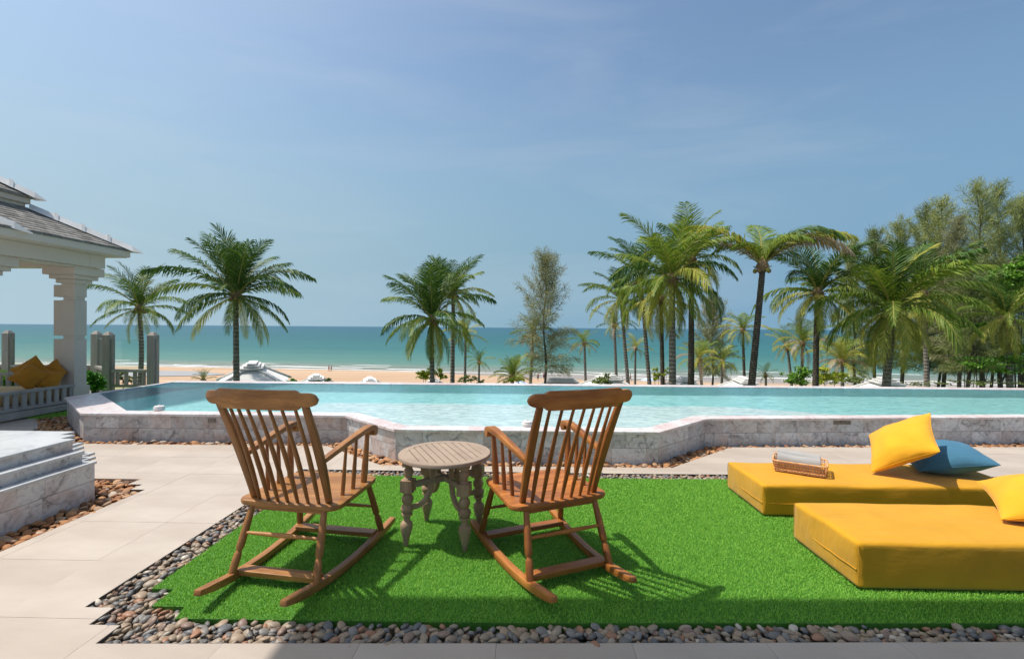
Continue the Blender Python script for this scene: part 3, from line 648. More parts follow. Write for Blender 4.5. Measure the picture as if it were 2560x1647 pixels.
# ------------------------------------------------------------ rocking chairs
def chair(w, label):
    root = thing('rocking_chair', label, 'rocking chair', (0, 0, 0), 0, 'wooden rocking chairs facing the pool'); WX, WY, WZ = w+'x', w+'y', w+'z'
    # seat: rounded outline, slightly dished
    ol = []
    def arc(cx, cy, r, a0, a1, n=7):
        for i in range(n): a = R(a0+(a1-a0)*i/(n-1)); ol.append((cx+r*cos(a), cy+r*sin(a)))
    arc(.262, -.205, .072, 0, -90); ol.append((0, -.284)); arc(-.262, -.205, .072, -90, -180); arc(-.245, .24, .068, 180, 90); ol.append((0, .325)); arc(.245, .24, .068, 90, 0)
    rings = []
    for z, s_ in ((.418, .95), (.424, .985), (.440, 1.0), (.452, .99), (.456, .965)): rings.append([(x*s_, y*s_, z) for x, y in ol])
    for s_, dz in ((.8, -.002), (.6, -.009), (.3, -.012), (.02, -.012)): rings.append([(x*s_, y*s_, .456+dz) for x, y in ol])
    B().loft(rings).obj('seat', WX, root, smooth=True)
    B().bar((-.225, -.235, .409), (.225, -.235, .409), .045, .024).obj('cleat', WX, root, bevel=.003)
    B().bar((-.225, .225, .409), (.225, .225, .409), .045, .024).obj('cleat', WX, root, bevel=.003)
    for s_ in (-1, 1):
        # rocker
        pts = []; n = 22
        for i in range(n):
            f_ = -.635+1.145*i/(n-1); x = .25+(f_+.63)*.066; z = .021+.215*(f_+.03)**2 if f_ < 0 else .021+.17*(f_+.03)**2
            pts.append((s_*x, f_, z))
        hh = [.030, .036]+[.044]*(n-4)+[.038, .034]
        B().sweep(pts, [.04]+[.047]*(n-2)+[.042], hh).obj('rocker', WY, root, bevel=.005, smooth=True)
        def zr(f_): return .041+(.215 if f_ < 0 else .17)*(f_+.03)**2
        # turned legs
        for (bx, bf), (tx, tf) in (((.267, -.375), (.235, -.245)), ((.316, .335), (.262, .235))):
            a, c = V((s_*bx, bf, zr(bf)-.004)), V((s_*tx, tf, .425)); L = (c-a).length
            prof = [(0, .0205), (.02, .0215), (.06, .0225), (.105, .0215), (.118, .017), (.124, .0145), (.132, .017), (.145, .0225), (.19, .0225), (.27, .021), (L, .0175)]
            align(B().lathe(a, prof, 14, (c-a).normalized()).obj('leg', WZ, root, smooth=True), a, c)
        # back post, gently bowed
        a, c = V((s_*.247, -.215, .452)), V((s_*.262, -.478, 1.075)); pts = []
        for i in range(9):
            q = i/8; p = a.lerp(c, q); p.y += .018*sin(pi*q); pts.append(p)
        bp_ = B().sweep(pts, [.036, .038, .042, .045, .047, .046, .043, .040, .036], [.024, .026, .028, .03, .03, .03, .028, .026, .024], V((0, 1, .0))).obj('back_post', WZ, root, bevel=.004, smooth=True); align(bp_, a, c)
        # arm with scrolled tip
        pr = [(-.300, .728), (-.2, .748), (-.1, .768), (0, .787), (.08, .801), (.14, .809), (.18, .812), (.21, .812), (.235, .806), (.253, .796), (.264, .782)]
        wd = [.034, .038, .042, .046, .05, .054, .055, .055, .054, .052, .05]
        pts = [(s_*(.262+(f_+.3)*.06), f_, z) for f_, z in pr]
        hs = [.028, .030, .031, .032, .033, .034, .035, .036, .036, .034, .026]
        ar_ = B().sweep(pts, wd, hs); xt = s_*(.262+.545*.06)
        ar_.tube([(xt-.026, .240, .782), (xt+.026, .240, .782)], .030, 16); ar_.obj('armrest', WY, root, bevel=.003, smooth=True)
        for f_, r0 in ((.165, .021), (.04, .0135), (-.075, .0125)):
            zt = np.interp(f_, [p[0] for p in pr], [p[1] for p in pr])-.012; x = .262+(f_+.3)*.06
            a, c = V((s_*(x-.018), f_-.01 if f_ < .1 else f_-.005, .452)), V((s_*x, f_+(.01 if f_ > .1 else .0), zt)); L = (c-a).length
            align(B().lathe(a, [(0, r0), (L*.3, r0*1.08), (L*.65, r0*.85), (L, r0*.7)], 10, (c-a).normalized()).obj('arm_spindle', WZ, root, smooth=True), a, c)
    # stretchers
    for f_, zz in ((-.318, .060), (.283, .058)):
        x = .25+(f_+.63)*.066-.015; B().bar((-x, f_, zz), (x, f_, zz), .074, .030).obj('rocker_brace', WX, root, bevel=.003)
    for (f0, zz, x) in ((-.302, .275, .248), (.283, .245, .288)):
        B().tube([(-x, f0, zz), (-x*.5, f0, zz), (0, f0, zz), (x*.5, f0, zz), (x, f0, zz)], [.009, .012, .0145, .012, .009], 10).obj('stretcher', WX, root, smooth=True)
    # back spindles
    for i in range(7):
        u = (i-3)/3; a, c = V((u*.195, -.238-.012*(1-u*u), .452)), V((u*.200, -.478-.035*(1-u*u), 1.062)); pts = []
        for k in range(7): q = k/6; p = a.lerp(c, q); p.y += .014*sin(pi*q); pts.append(p)
        align(B().tube(pts, [.0095, .0125, .014, .0138, .012, .010, .0085], 10).obj('back_spindle', WZ, root, smooth=True), a, c)
    # crest rail: taller middle, lower rounded ears, curved in plan
    n = 61; fr = []; 
    for i in range(n):
        u = -1+2*i/(n-1); x = u*.338; y = -.478-.045*(1-u*u)
        if abs(u) < .70: zt, zb_ = 1.158, 1.048
        else:
            e = (abs(u)-.70)/.30; k = sqrt(max(0, 1-((max(e, .5)-.5)/.5)**2)); mid = 1.105; zt, zb_ = mid+.036*k+.002, mid-.036*k-.002
            if abs(u) < .73: zt, zb_ = 1.152, 1.056
        lean = .20
        fr.append([(x, y-.014-(zb_-1.1)*lean, zb_), (x, y+.014-(zb_-1.1)*lean, zb_), (x, y+.013-(zt-1.1)*lean, zt), (x, y-.013-(zt-1.1)*lean, zt)])
    B().loft(fr).obj('crest_rail', WX, root, bevel=.003, smooth=True, seg=2)
    return root
c1 = chair('wood', 'light brown wooden rocking chair left of the round table'); c1.location = (-1.347, 2.976, 0); c1.rotation_euler.z = R(-8.6)
c2 = chair('rwood', 'reddish brown wooden rocking chair right of the round table'); c2.location = (.150, 3.071, 0); c2.rotation_euler.z = R(23.9)

# ------------------------------------------------------------ round table
tb = thing('round_table', 'round slatted weathered wood table on turned legs between the rocking chairs', 'table', (-.548, 3.335, 0), R(-8))
TR = .330; b = B(); n = 56
prof = [(TR-.055, .572), (TR-.004, .572), (TR, .576), (TR, .592), (TR-.004, .598), (TR-.055, .598)]
rings = [[(r*cos(2*pi*i/n), r*sin(2*pi*i/n), z) for r, z in prof] for i in range(n+1)]
b.loft(rings, cap=False).obj('rim', 'slat', tb, smooth=True)
ang = R(-64+8)                              # slat direction
ca_, sa_ = cos(ang), sin(ang)
ri = TR-.054; ns_ = 11; pw = 2*ri/ns_
for k in range(ns_):
    c0 = -ri+pw*k+.0034; c1_ = -ri+pw*(k+1)-.0034; pl = []
    for c_ in np.linspace(c0, c1_, 5): pl.append((sqrt(max(0, ri*ri-c_*c_)), c_))
    for c_ in np.linspace(c1_, c0, 5): pl.append((-sqrt(max(0, ri*ri-c_*c_)), c_))
    pl = [(x*ca_-y*sa_, x*sa_+y*ca_) for x, y in pl]; B().prism(pl, .576, .5965+.0008*(k % 2)).obj('slat', 'slat', tb)
B().lathe((0, 0, .569), [(0, .20), (.006, .20)], 40).obj('underboard', 'greyx', tb)
legz = [(z, r*1.2) for z, r in [(0, .011), (.012, .0145), (.05, .0185), (.09, .028), (.13, .035), (.155, .034), (.168, .026), (.174, .019), (.182, .0175), (.205, .022), (.212, .031), (.222, .031), (.228, .022), (.236, .032), (.253, .0375), (.270, .034), (.282, .023), (.286, .022), (.294, .028), (.318, .034), (.338, .030), (.352, .021), (.358, .021), (.366, .034), (.374, .036)]]
legt = [(.452, .034), (.462, .030), (.468, .022), (.480, .027), (.505, .034), (.522, .030), (.532, .022), (.538, .030), (.545, .031)]
for k in range(4):
    a = R(45+90*k); c_, s_ = cos(a), sin(a); P0 = V((.295*c_, .295*s_, 0)); ax = V((-.02*c_, -.02*s_, .57)).normalized(); l = B()
    l.lathe(P0, legz, 16, ax); l.lathe(P0, legt, 16, ax)
    rm = M.Rotation(a+pi/4, 3, 'Z'); l.box(P0+ax*.413, (.084, .084, .080), rm); l.box(P0+ax*.558, (.07, .07, .03), rm)
    l.v = l.v; leg = l.obj('leg', 'greyz', tb, smooth=True)
    # curved brace from the lower bead up to the middle of the top
    pts = [(r*c_, r*s_, z) for r, z in ((.262, .257), (.225, .256), (.19, .262), (.155, .282), (.125, .318), (.108, .37), (.10, .43), (.098, .50), (.10, .568))]
    B().sweep(pts, .03, .032, V((-s_, c_, 0)).cross(V((c_, s_, 0)))*-1 if False else V((c_, s_, .3)).normalized()).obj('brace', 'greyz', tb, bevel=.004, smooth=True)
for k in range(2):
    a = R(45+90*k); c_, s_ = cos(a), sin(a); q = .0 if k else .0
    B().bar((-.26*c_, -.26*s_, .412), (.26*c_, .26*s_, .412), .032, .040-.004*k).obj('cross_bar', 'greyx', tb, bevel=.004)

# ------------------------------------------------------------ sun mattresses and pillows
def rbox(hx, hy, hz, r, n=(28, 14, 8), bulge=.012, wr=.003, seed=0):
    """rounded soft block, base at z = 0"""
    bm = bmesh.new(); faces = []
    def side(o, u, v, nu, nv):
        g = [[bm.verts.new(o+u*(i/nu)+v*(j/nv)) for j in range(nv+1)] for i in range(nu+1)]
        for i in range(nu):
            for j in range(nv): bm.faces.new((g[i][j], g[i+1][j], g[i+1][j+1], g[i][j+1]))
    X, Y, Z = V((2, 0, 0)), V((0, 2, 0)), V((0, 0, 2)); nx, ny, nz = n
    side(V((-1, -1, -1)), Y, X, ny, nx); side(V((-1, -1, 1)), X, Y, nx, ny); side(V((-1, -1, -1)), X, Z, nx, nz); side(V((-1, 1, -1)), Z, X, nz, nx)
    side(V((-1, -1, -1)), Z, Y, nz, ny); side(V((1, -1, -1)), Y, Z, ny, nz)
    bmesh.ops.remove_doubles(bm, verts=bm.verts, dist=1e-5); H = V((hx, hy, hz))
    for v in bm.verts:
        def warp(c, h): return math.copysign(1-(1-abs(c))*(1 if abs(c) < .8 else 1), c)*h
        p = V((v.co.x*hx, v.co.y*hy, v.co.z*hz)); inn = V([max(-h+r, min(h-r, c)) for c, h in zip(p, H)]); d = p-inn
        if d.length > 1e-6: p = inn+d.normalized()*min(r, d.length if d.length < r else r)
        u, w_, z_ = v.co
        if z_ > .98: p.z += bulge*(1-u**4)*(1-w_**4)
        if abs(w_) > .98: p.y += math.copysign(bulge*1.0*(1-u**6)*(1-z_*z_), w_)
        if abs(u) > .98: p.x += math.copysign(bulge*1.0*(1-w_**4)*(1-z_*z_), u)
        if z_ > -.98: p += V((NZ.noise(p*5+V((seed, 0, 0))), NZ.noise(p*5+V((0, seed+9, 0))), NZ.noise(p*4+V((0, 0, seed)))))*wr*2
        v.co = p+V((0, 0, hz))
    bmesh.ops.recalc_face_normals(bm, faces=bm.faces); me = bpy.data.meshes.new('cushion'); bm.to_mesh(me); bm.free(); me.shade_smooth(); me.materials.append(MT['yellow']); return me
def mattress(x0, y0, L, D, Hh, label, seed):
    t_ = thing('sun_mattress', label, 'mattress', (x0+L/2, y0+D/2, .006), 0, 'yellow sun mattresses on the turf')
    link('cushion', rbox(L/2, D/2, Hh/2, .014, (64, 24, 14), .006, .0034, seed), t_)
    hx, hy = L/2+.005, D/2+.005; z = Hh*.40; pts = []
    for i in range(25): pts.append((-hx+.02, hy*.55-i*(hy*1.5)/24 if False else hy*.3-(hy*1.3-.02)*i/24, z+.0012*sin(i*.7)))
    pts = [(-hx-.0035+.008*(abs(p[1])/hy)**4, p[1], p[2]) for p in pts]
    B().tube(pts, .0032, 6).obj('zip_flap', 'yellow', t_, smooth=True)
    pf = [(-hx+.03+i*(.55 if seed == 1 else .3)/20, -hy-.001+.006*(1-i/20)**4, z+.001*sin(i*.9)) for i in range(21)]
    for sx_, sy_ in ((-1, -1), (-1, 1), (1, -1), (1, 1)): B().tube([(sx_*(hx-.0065+.002*sin(k)), sy_*(hy-.0065), .02+k*(Hh-.035)/10) for k in range(11)], .0022, 5).obj('seam', 'yellow', t_, smooth=True)
    if seed == 1: B().tube(pf, .003, 6).obj('piping', 'yellow', t_, smooth=True)
    return t_
mattress(1.95, 3.76, 2.10, .65, .245, 'yellow sun mattress lying nearer the pool, basket of towels on it', 1)
mattress(1.955, 2.715, 2.35, .64, .262, 'yellow sun mattress lying nearest the camera at the right', 2)
def pillow(name, mat, w, h, t_, ctr, rx, ry, rz, label, seed, group, cat='pillow'):
    n = 30; vs = []; fs = []
    for sgn in (1, -1):
        for i in range(n+1):
            for j in range(n+1):
                u, v = -1+2*i/n, -1+2*j/n; u, v = sin(u*pi/2), sin(v*pi/2)
                th = t_*max(0, (1-u*u)*(1-v*v))**.5*(.85+.15*(1-u*u*v*v))
                x = u*w/2*(1-.085*(1-v*v)); y = v*h/2*(1-.085*(1-u*u))
                edge = 1-max(0, (1-u*u)*(1-v*v))**.5
                wv = (NZ.noise(V((u*2.2+seed, v*2.2, sgn*3)))*.012+NZ.noise(V((atan2(v, u)*6+seed, sqrt(u*u+v*v)*1.2, sgn)))*.011*edge*min(1, (1-u*u)*8)*min(1, (1-v*v)*8))
                vs.append((x, y, sgn*(th/2)+wv*(1 if th > 0 else 0)))
    N = (n+1)**2
    for k in range(2):
        for i in range(n):
            for j in range(n):
                a = k*N+i*(n+1)+j; q = (a, a+n+1, a+n+2, a+1); fs.append(q if k == 0 else q[::-1])
    me = B().add(vs, fs).mesh('cover', mat)
    bm = bmesh.new(); bm.from_mesh(me); bmesh.ops.remove_doubles(bm, verts=bm.verts, dist=1e-4); bmesh.ops.recalc_face_normals(bm, faces=bm.faces); bm.to_mesh(me); bm.free(); me.shade_smooth()
    o = thing(name, label, cat, ctr, 0, group); o.rotation_euler = (M.Rotation(rz, 3, 'Z') @ M.Rotation(ry, 3, 'Y') @ M.Rotation(rx, 3, 'X')).to_euler()
    link('cover', me, o)
    pts = []
    for k in range(80):                       # sewn edge
        a = 2*pi*k/79; u, v = cos(a), sin(a); m_ = max(abs(u), abs(v)); u, v = u/m_, v/m_; pts.append((u*w/2*(1-.085*(1-v*v)), v*h/2*(1-.085*(1-u*u)), 0))
    B().tube(pts, .0028, 5).obj('piping', mat, o, smooth=True)
    return o
G = 'pillows on the sun mattresses'
pillow('pillow', 'yellowp', .52, .57, .24, (3.305, 4.10, .525), R(28), R(-32), R(-50), 'yellow pillow leaning on the blue pillow', 1, G)
pillow('pillow', 'blue', .54, .60, .25, (3.76, 4.215, .375), R(4), R(-13), R(-23), 'dark blue pillow lying under the yellow one', 5, G)
pillow('pillow', 'yellowp', .59, .59, .22, (3.445, 3.095, .43), R(9), R(-17.5), R(-35), 'yellow pillow cut by the right edge on the nearest mattress', 8, G)

# basket and towels
q0, q1 = onz(1937, 1178, .252), onz(2063, 1197, .252); ax = atan2(q1.y-q0.y, q1.x-q0.x); L = (q1-q0).length; Wd = .25; Hh = .085
bk = thing('basket', 'woven rattan tray basket holding two rolled towels', 'basket', q0+V((0, 0, .012)), ax)
B().box((L/2, Wd/2, .006), (L-.01, Wd-.01, .008)).obj('base', 'cane', bk, bevel=.002)
fl = .018
def side(a, c, out, n):
    a, c, out = V(a), V(c), V(out); b_ = B()
    for k in range(n+1):
        p = a.lerp(c, k/n); b_.tube([p, p+out*fl*.5+V((0, 0, Hh*.5)), p+out*fl+V((0, 0, Hh))], 0.0030, 5)
    for r_ in range(1, 4):
        z = Hh*r_/4.0; pts = [a.lerp(c, k/(2*n))+out*(fl*z/Hh)+V((0, 0, z))+out*.0035*(1 if k % 2 else -1) for k in range(2*n+1)]; b_.tube(pts, .0038, 5)
    return b_.obj('woven_side', 'cane', bk, smooth=True)
side((0, 0, .004), (L, 0, .004), (0, -1, 0), 17); side((0, Wd, .004), (L, Wd, .004), (0, 1, 0), 19); side((0, 0, .004), (0, Wd, .004), (-1, 0, 0), 9); side((L, 0, .004), (L, Wd, .004), (1, 0, 0), 9)
for zz, e, r_ in ((Hh+.004, fl, .0075), (.004, .001, .005)):
    pts = []
    for cx, cy, a0 in ((L-.02, .02, -90), (L-.02, Wd-.02, 0), (.02, Wd-.02, 90), (.02, .02, 180)):
        for k in range(5): a = R(a0+k*22.5); pts.append((cx+(.02+e)*cos(a), cy+(.02+e)*sin(a), zz))
    pts.append(pts[0]); B().tube(pts, r_, 8, cap=False).obj('rim', 'cane', bk, smooth=True)
def towel(yy, zz, r_, label, dz):
    t_ = thing('rolled_towel', label, 'towel', q0+M.Rotation(ax, 3, 'Z') @ V((.018, yy, zz)), ax, 'rolled grey towels in the basket'); rings = []; Lw = L-.052
    for i in range(13):
        q = i/12; wv = 1+.10*sin(q*5+yy*30)*(1-q); ring = []
        for k in range(28):
            a = 2*pi*k/28; ring.append((q*Lw, r_*.95*cos(a)*wv, r_*1.22*sin(a)*wv+dz*(1-q)**2+.002*NZ.noise(V((q*6, a, yy*9)))))
        rings.append(ring)
    B().loft(rings).obj('roll', 'towel', t_, smooth=True)
    pts = []; 
    for k in range(60): a = k*.36; rr = r_*.92*(1-k/66); pts.append((Lw+.0015, rr*cos(a)*.95, rr*sin(a)*1.2))
    dk = MT.setdefault('towelshade', plain('towel_fold', (.30, .27, .27))); B().tube(pts, .0022, 5).obj('fold', dk, t_)
towel(.068, .083, .053, 'rolled grey towel at the front of the basket', .006); towel(.172, .090, .053, 'rolled grey towel at the back of the basket', .022)

# ------------------------------------------------------------ pavilion at left
pav = thing('pavilion', 'white garden pavilion with slate hip roof and marble ridge caps', 'pavilion', (0, 0, 0))
XE, XW, YN, YF = -7.37, -11.4, 5.40, 8.51              # eave rectangle
def col_(x, y, z0=0, z1=2.32):
    c = B().box((x, y, (z0+z1)/2), (.20, .20, z1-z0)).obj('column', 'white', pav, bevel=.004)
    for a, e in ((z0, 1.235), (1.295, 1.925), (1.985, z1-.002)): B().box((x, y, (a+e)/2), (.236, .236, e-a)).obj('shaft', 'white', c, bevel=.004)
    B().box((x+.102, y-.102, 1.265), (.05, .05, .075)).obj('block', 'white', c); B().box((x+.102, y-.102, 1.955), (.05, .05, .075)).obj('block', 'white', c)
    # cross-shaped plan with a notch at two heights
    for (dx, dy) in ((-.235, .04),):
        if dx == dy == 0: continue
        for a, e in ((z0, 1.235), (1.295, 1.925), (1.985, z1-.12)):
            w_ = (.24, .12); B().box((x+dx, y+dy, (a+e)/2), (w_[0]-.002, w_[1], e-a)).obj('pilaster', 'white', c)
    B().box((x, y, z0+.20), (.30, .30, .40)).obj('plinth', 'white', c, bevel=.004)
    for k, (w_, za, zb_) in enumerate(((.34, z1-.10, z1-.03), (.46, z1-.03, z1+.04), (.58, z1+.04, z1+.19))):
        B().box((x, y, (za+zb_)/2), (w_, w_-.004*k, zb_-za-.001)).obj('bracket', 'white', c, bevel=.006)
    return c
CX, CY0, CY1, CXW = -7.985, 6.66, 8.115, -10.3
for x, y in ((CX, CY1), (CX, CY0), (CXW, CY1), (CXW, CY0)): col_(x, y)
zb0, zb1 = 2.51, 2.735
xb0, xb1, yb0, yb1 = CXW-.38, -7.59, 5.70, 8.30
B().prism([(xb0, yb0), (xb1, yb0), (xb1, yb0+.30), (xb0, yb0+.30)], zb0, zb1).obj('beam', 'white', pav, bevel=.006)
B().prism([(xb0, yb1-.3), (xb1, yb1-.3), (xb1, yb1), (xb0, yb1)], zb0, zb1).obj('beam', 'white', pav, bevel=.006)
for xa in (xb1-.40, xb0): B().prism([(xa, yb0+.302), (xa+.40, yb0+.302), (xa+.40, yb1-.302), (xa, yb1-.302)], zb0, zb1).obj('beam', 'white', pav, bevel=.006)
B().prism([(xb1-.36, 6.9), (xb1-.06, 6.9), (xb1-.06, 7.85), (xb1-.36, 7.85)], zb0-.03, zb0-.002).obj('moulding', 'white', pav, bevel=.005)
B().prism([(XW, YN), (XE, YN), (XE, YF), (XW, YF)], zb1+.002, zb1+.03).obj('soffit', 'white', pav)
for k, (p, q) in enumerate((((XE, YN), (XE, YF)), ((XW, YF), (XE, YF)), ((XW, YN), (XE, YN)))):
    dx, dy = (.02, 0) if k == 0 else ((0, .02) if k == 1 else (0, -.02)); e = .03 if k == 0 else 0
    B().bar((p[0]+dx, p[1]+dy-e, 2.815), (q[0]+dx, q[1]+dy+e, 2.815), .035, .13).obj('fascia', 'white', pav, bevel=.004)
# roof tiers: shingles laid in courses on each slope, white caps on the hips
def tier(x0, x1, y0, y1, z, run, slope, courses, over=.04):
    faces = [((x1, y0), (x1, y1), (-1, 0)), ((x1, y1), (x0, y1), (0, -1)), ((x0, y0), (x1, y0), (0, 1))]
    for fi, ((ax_, ay), (bx, by), nn) in enumerate(faces):
        nn = V((*nn, 0)); a, c = V((ax_, ay, z)), V((bx, by, z)); d = (c-a).normalized(); Lw = (c-a).length
        # solid under-roof
        k_ = run; up = nn*k_+V((0, 0, k_*slope)); B().add([a, c, c-d*k_+up, a+d*k_+up, a-V((0, 0, .03)), c-V((0, 0, .03)), c-d*k_+up-V((0, 0, .03)), a+d*k_+up-V((0, 0, .03))], [(0, 1, 2, 3), (7, 6, 5, 4), (0, 4, 5, 1), (1, 5, 6, 2), (2, 6, 7, 3), (3, 7, 4, 0)]).obj('roof_deck', 'slate', pav)
        for r_ in range(courses):
            t0, t1 = run*r_/courses, run*(r_+1.15)/courses; w_ = rnd.uniform(.12, .16); s_ = t0-(r_ % 2)*.07
            if fi != 0: w_ = .5
            while s_ < Lw-t0:
                e = min(s_+w_, Lw-t0); s0 = max(s_, t0)
                if e-s0 > .02:
                    tk = .008+rnd.uniform(0, .005)
                    def P(s__, t__, h): return a+d*s__+nn*t__+V((0, 0, t__*slope+h))
                    e2 = min(e, Lw-t1); s2 = max(s0, t1)
                    if e2 < s2: e2 = s2 = (s2+e2)/2
                    g = .0015
                    vs = [P(s0+g, t0, .004), P(e-g, t0, .004), P(e2-g if e2 > s2+.01 else e2, t1, .001), P(s2+g if e2 > s2+.01 else s2, t1, .001)]
                    vt = [P(s0+g, t0, .004+tk), P(e-g, t0, .004+tk), P(e2-g if e2 > s2+.01 else e2, t1, .003), P(s2+g if e2 > s2+.01 else s2, t1, .003)]
                    B().add(vs+vt, [(3, 2, 1, 0), (4, 5, 6, 7), (0, 1, 5, 4), (1, 2, 6, 5), (2, 3, 7, 6), (3, 0, 4, 7)]).obj('shingle', 'slate', pav)
                s_ += w_; w_ = rnd.uniform(.12, .16) if fi == 0 else .5
    # hip caps
    for (cx, cy), (dx, dy) in (((x1, y1), (-1, -1)), ((x1, y0), (-1, 1))):
        nseg = max(2, round(run/.23)); ov = .12 if run > .7 else .10; tip = V((cx-dx*ov, cy-dy*ov, z-.05*ov/.17)); dirv = V((dx, dy, slope)); sd_ = V((-dy, dx, 0)).normalized()
        for k in range(nseg):
            p0 = V((cx, cy, z+.02))+dirv*(run*k/nseg); p1 = V((cx, cy, z+.02))+dirv*(run*(k+1)/nseg-.015); b_ = B(); wv = .13
            def sec(p, w_, h): return [p-sd_*w_-V((0, 0, w_*.34)), p-sd_*w_*.2+V((0, 0, h)), p+sd_*w_*.2+V((0, 0, h)), p+sd_*w_-V((0, 0, w_*.34))]
            rr = [sec(p0, wv*1.05, .065), sec(p1, wv, .065)]
            if k == 0: rr = [sec(tip+V((0, 0, .005)), .012, .004)]+rr
            b_.loft(rr); b_.obj('hip_cap', 'cap', pav)
            if k: B().loft([sec(p0-dirv*.022, wv*1.12, .095), sec(p0+dirv*.014, wv*1.12, .095)]).obj('cap_joint', 'cap', pav)
tier(XW, XE+.05, YN-.03, YF+.05, 2.885, .96, .575, 11)
for k in range(3):
    p0 = V((XE-.02-k*.26, 6.60-k*.30, 2.93+k*.15)); p1 = V((XE-.02-(k+.94)*.26, 6.60-(k+.94)*.30, 2.93+(k+.94)*.15)); q_ = V((.3, -.26, 0)).normalized()
    f4 = lambda p, w_, h: [p-q_*w_-V((0, 0, w_*.5)), p-q_*w_*.35+V((0, 0, h)), p+q_*w_*.35+V((0, 0, h)), p+q_*w_-V((0, 0, w_*.5))]
    B().loft(([f4(p0+V((.13, .14, -.09)), .015, .004)] if k == 0 else [])+[f4(p0, .13, .05), f4(p1, .13, .05)]).obj('hip_cap', 'cap', pav)
# drum between tiers, then the upper roof
ux0, ux1, uy0, uy1 = XW+.96, -8.30, 6.38, 7.58
B().prism([(ux0, uy0), (ux1, uy0), (ux1, uy1), (ux0, uy1)], 3.30, 3.55).obj('drum', 'white', pav)
B().prism([(ux0-.03, uy0-.05), (ux1+.05, uy0-.05), (ux1+.05, uy1+.05), (ux0-.03, uy1+.05)], 3.50, 3.605).obj('cornice', 'white', pav, bevel=.02)
tier(ux0-.05, ux1+.08, uy0-.08, uy1+.08, 3.625, .58, .66, 6)
B().bar((ux0, (uy0+uy1)/2, 4.02), (ux1-.5, (uy0+uy1)/2, 4.02), .16, .08).obj('ridge_cap', 'cap', pav, bevel=.02)
# railing along the pavilion side
rl = thing('pavilion_railing', 'low grey wooden railing with balusters on the pavilion side', 'railing', (0, 0, 0))
B().bar((-7.87, 6.2, .43), (-7.87, 7.99, .43), .06, .045).obj('top_rail', 'greypaint', rl, bevel=.004); B().bar((-7.87, 6.2, .165), (-7.87, 7.99, .165), .05, .045).obj('bottom_rail', 'greypaint', rl, bevel=.004)
for k in range(14):
    y = 6.28+k*.128; B().box((-7.87, y, .2975), (.03, .066, .219)).obj('baluster', 'greypaint', rl)
B().bar((-7.87, 6.2, .08), (-7.87, 7.98, .08), .12, .10).obj('kerb', 'greypaint', rl)
# day bed with pillows inside
db = thing('day_bed', 'tan day bed inside the pavilion behind the railing', 'day bed', (-9.0, 7.56, 0))
B().box((0, 0, .10), (1.9, 1.0, .2)).obj('base', 'greypaint', db, bevel=.01)
me = rbox(.95, .50, .10, .03, (16, 10, 4), .008, .002, 4); me.materials[0] = MT['tan']; link('cushion', me, db, (0, 0, .201))
B().bar((-.9, .58, .60), (.95, .58, .60), .04, .05).obj('back_rail', 'fencewood', db)
for k in range(12): B().box((-.85+k*.16, .58, .40), (.085, .025, .35)).obj('back_slat', 'fencewood', db)
G = 'ochre pillows piled on the day bed'
pillow('pillow', 'ochre', .39, .39, .17, (-8.34, 7.72, .70), R(72), R(-36), R(38), 'ochre pillow standing at the left of the pile', 21, G)
pillow('pillow', 'ochre', .37, .37, .17, (-8.20, 7.56, .62), R(66), R(38), R(22), 'ochre pillow in front with its point turned up', 24, G)
pillow('pillow', 'ochre', .36, .36, .15, (-8.17, 7.90, .66), R(58), R(-40), R(30), 'ochre pillow at the back near the white column', 27, G)
pillow('pillow', 'ochre', .35, .35, .16, (-8.06, 7.74, .56), R(55), R(10), R(25), 'ochre pillow lying lowest against the white column', 29, G)

# glass fence behind
fe = thing('glass_fence', 'dark wooden posts with low baluster rail and glass panes beside the pool', 'fence', (0, 0, 0))
def post(x, y, z0=-.1, z1=1.35, w=.15):
    vs = [V((x+a*w/2, y+c*w/2, z)) for z in (z0, z1-.07) for a, c in ((-1, -1), (1, -1), (1, 1), (-1, 1))]+[V((x+a*w*.2, y+c*w*.2, z1)) for a, c in ((-1, -1), (1, -1), (1, 1), (-1, 1))]
    p = B().add(vs, [(0, 1, 5, 4), (1, 2, 6, 5), (2, 3, 7, 6), (3, 0, 4, 7), (4, 5, 9, 8), (5, 6, 10, 9), (6, 7, 11, 10), (7, 4, 8, 11), (8, 9, 10, 11), (3, 2, 1, 0)]).obj('post', 'fencewood', fe, bevel=.004)
    B().box((x+.09, y-.01, (z0+z1-.15)/2), (.028, .06, z1-.15-z0)).obj('trim', 'fencewood', p)
FP = [(-7.63, 9.45), (-8.57, 9.45), (-9.66, 10.35), (-11.72, 10.35), (-13.4, 10.35)]
for x, y in FP: post(x, y)
for (x0, y0), (x1, y1) in zip(FP, FP[1:]):
    a, c = V((x0, y0, 0)), V((x1, y1, 0)); d = (c-a).normalized(); a2, c2 = a+d*.10, c-d*.10; L = (c2-a2).length
    B().bar(a2+V((0, 0, .545)), c2+V((0, 0, .545)), .10, .055).obj('top_rail', 'fencewood', fe); B().bar(a2+V((0, 0, .23)), c2+V((0, 0, .23)), .05, .05).obj('bottom_rail', 'fencewood', fe)
    n = max(3, int(L/.155))
    for k in range(n): p = a2.lerp(c2, (k+.5)/n); B().bar(p+V((0, 0, .256)), p+V((0, 0, .516)), .075, .03, up=d).obj('baluster', 'fencewood', fe)
    g_ = B().bar(a2+V((0, 0, .88)), c2+V((0, 0, .88)), .010, .61).obj('glass_pane', 'glass', fe); B().bar(a2+V((0, 0, 1.187)), c2+V((0, 0, 1.187)), .011, .004).obj('pane_edge', 'glassedge', g_)
tag(B().prism([(-14, 9.7), (-7.3, 9.7), (-7.3, 11.2), (-14, 11.2)], -6, -.12).obj('lower_terrace', 'earth'), kind='structure')

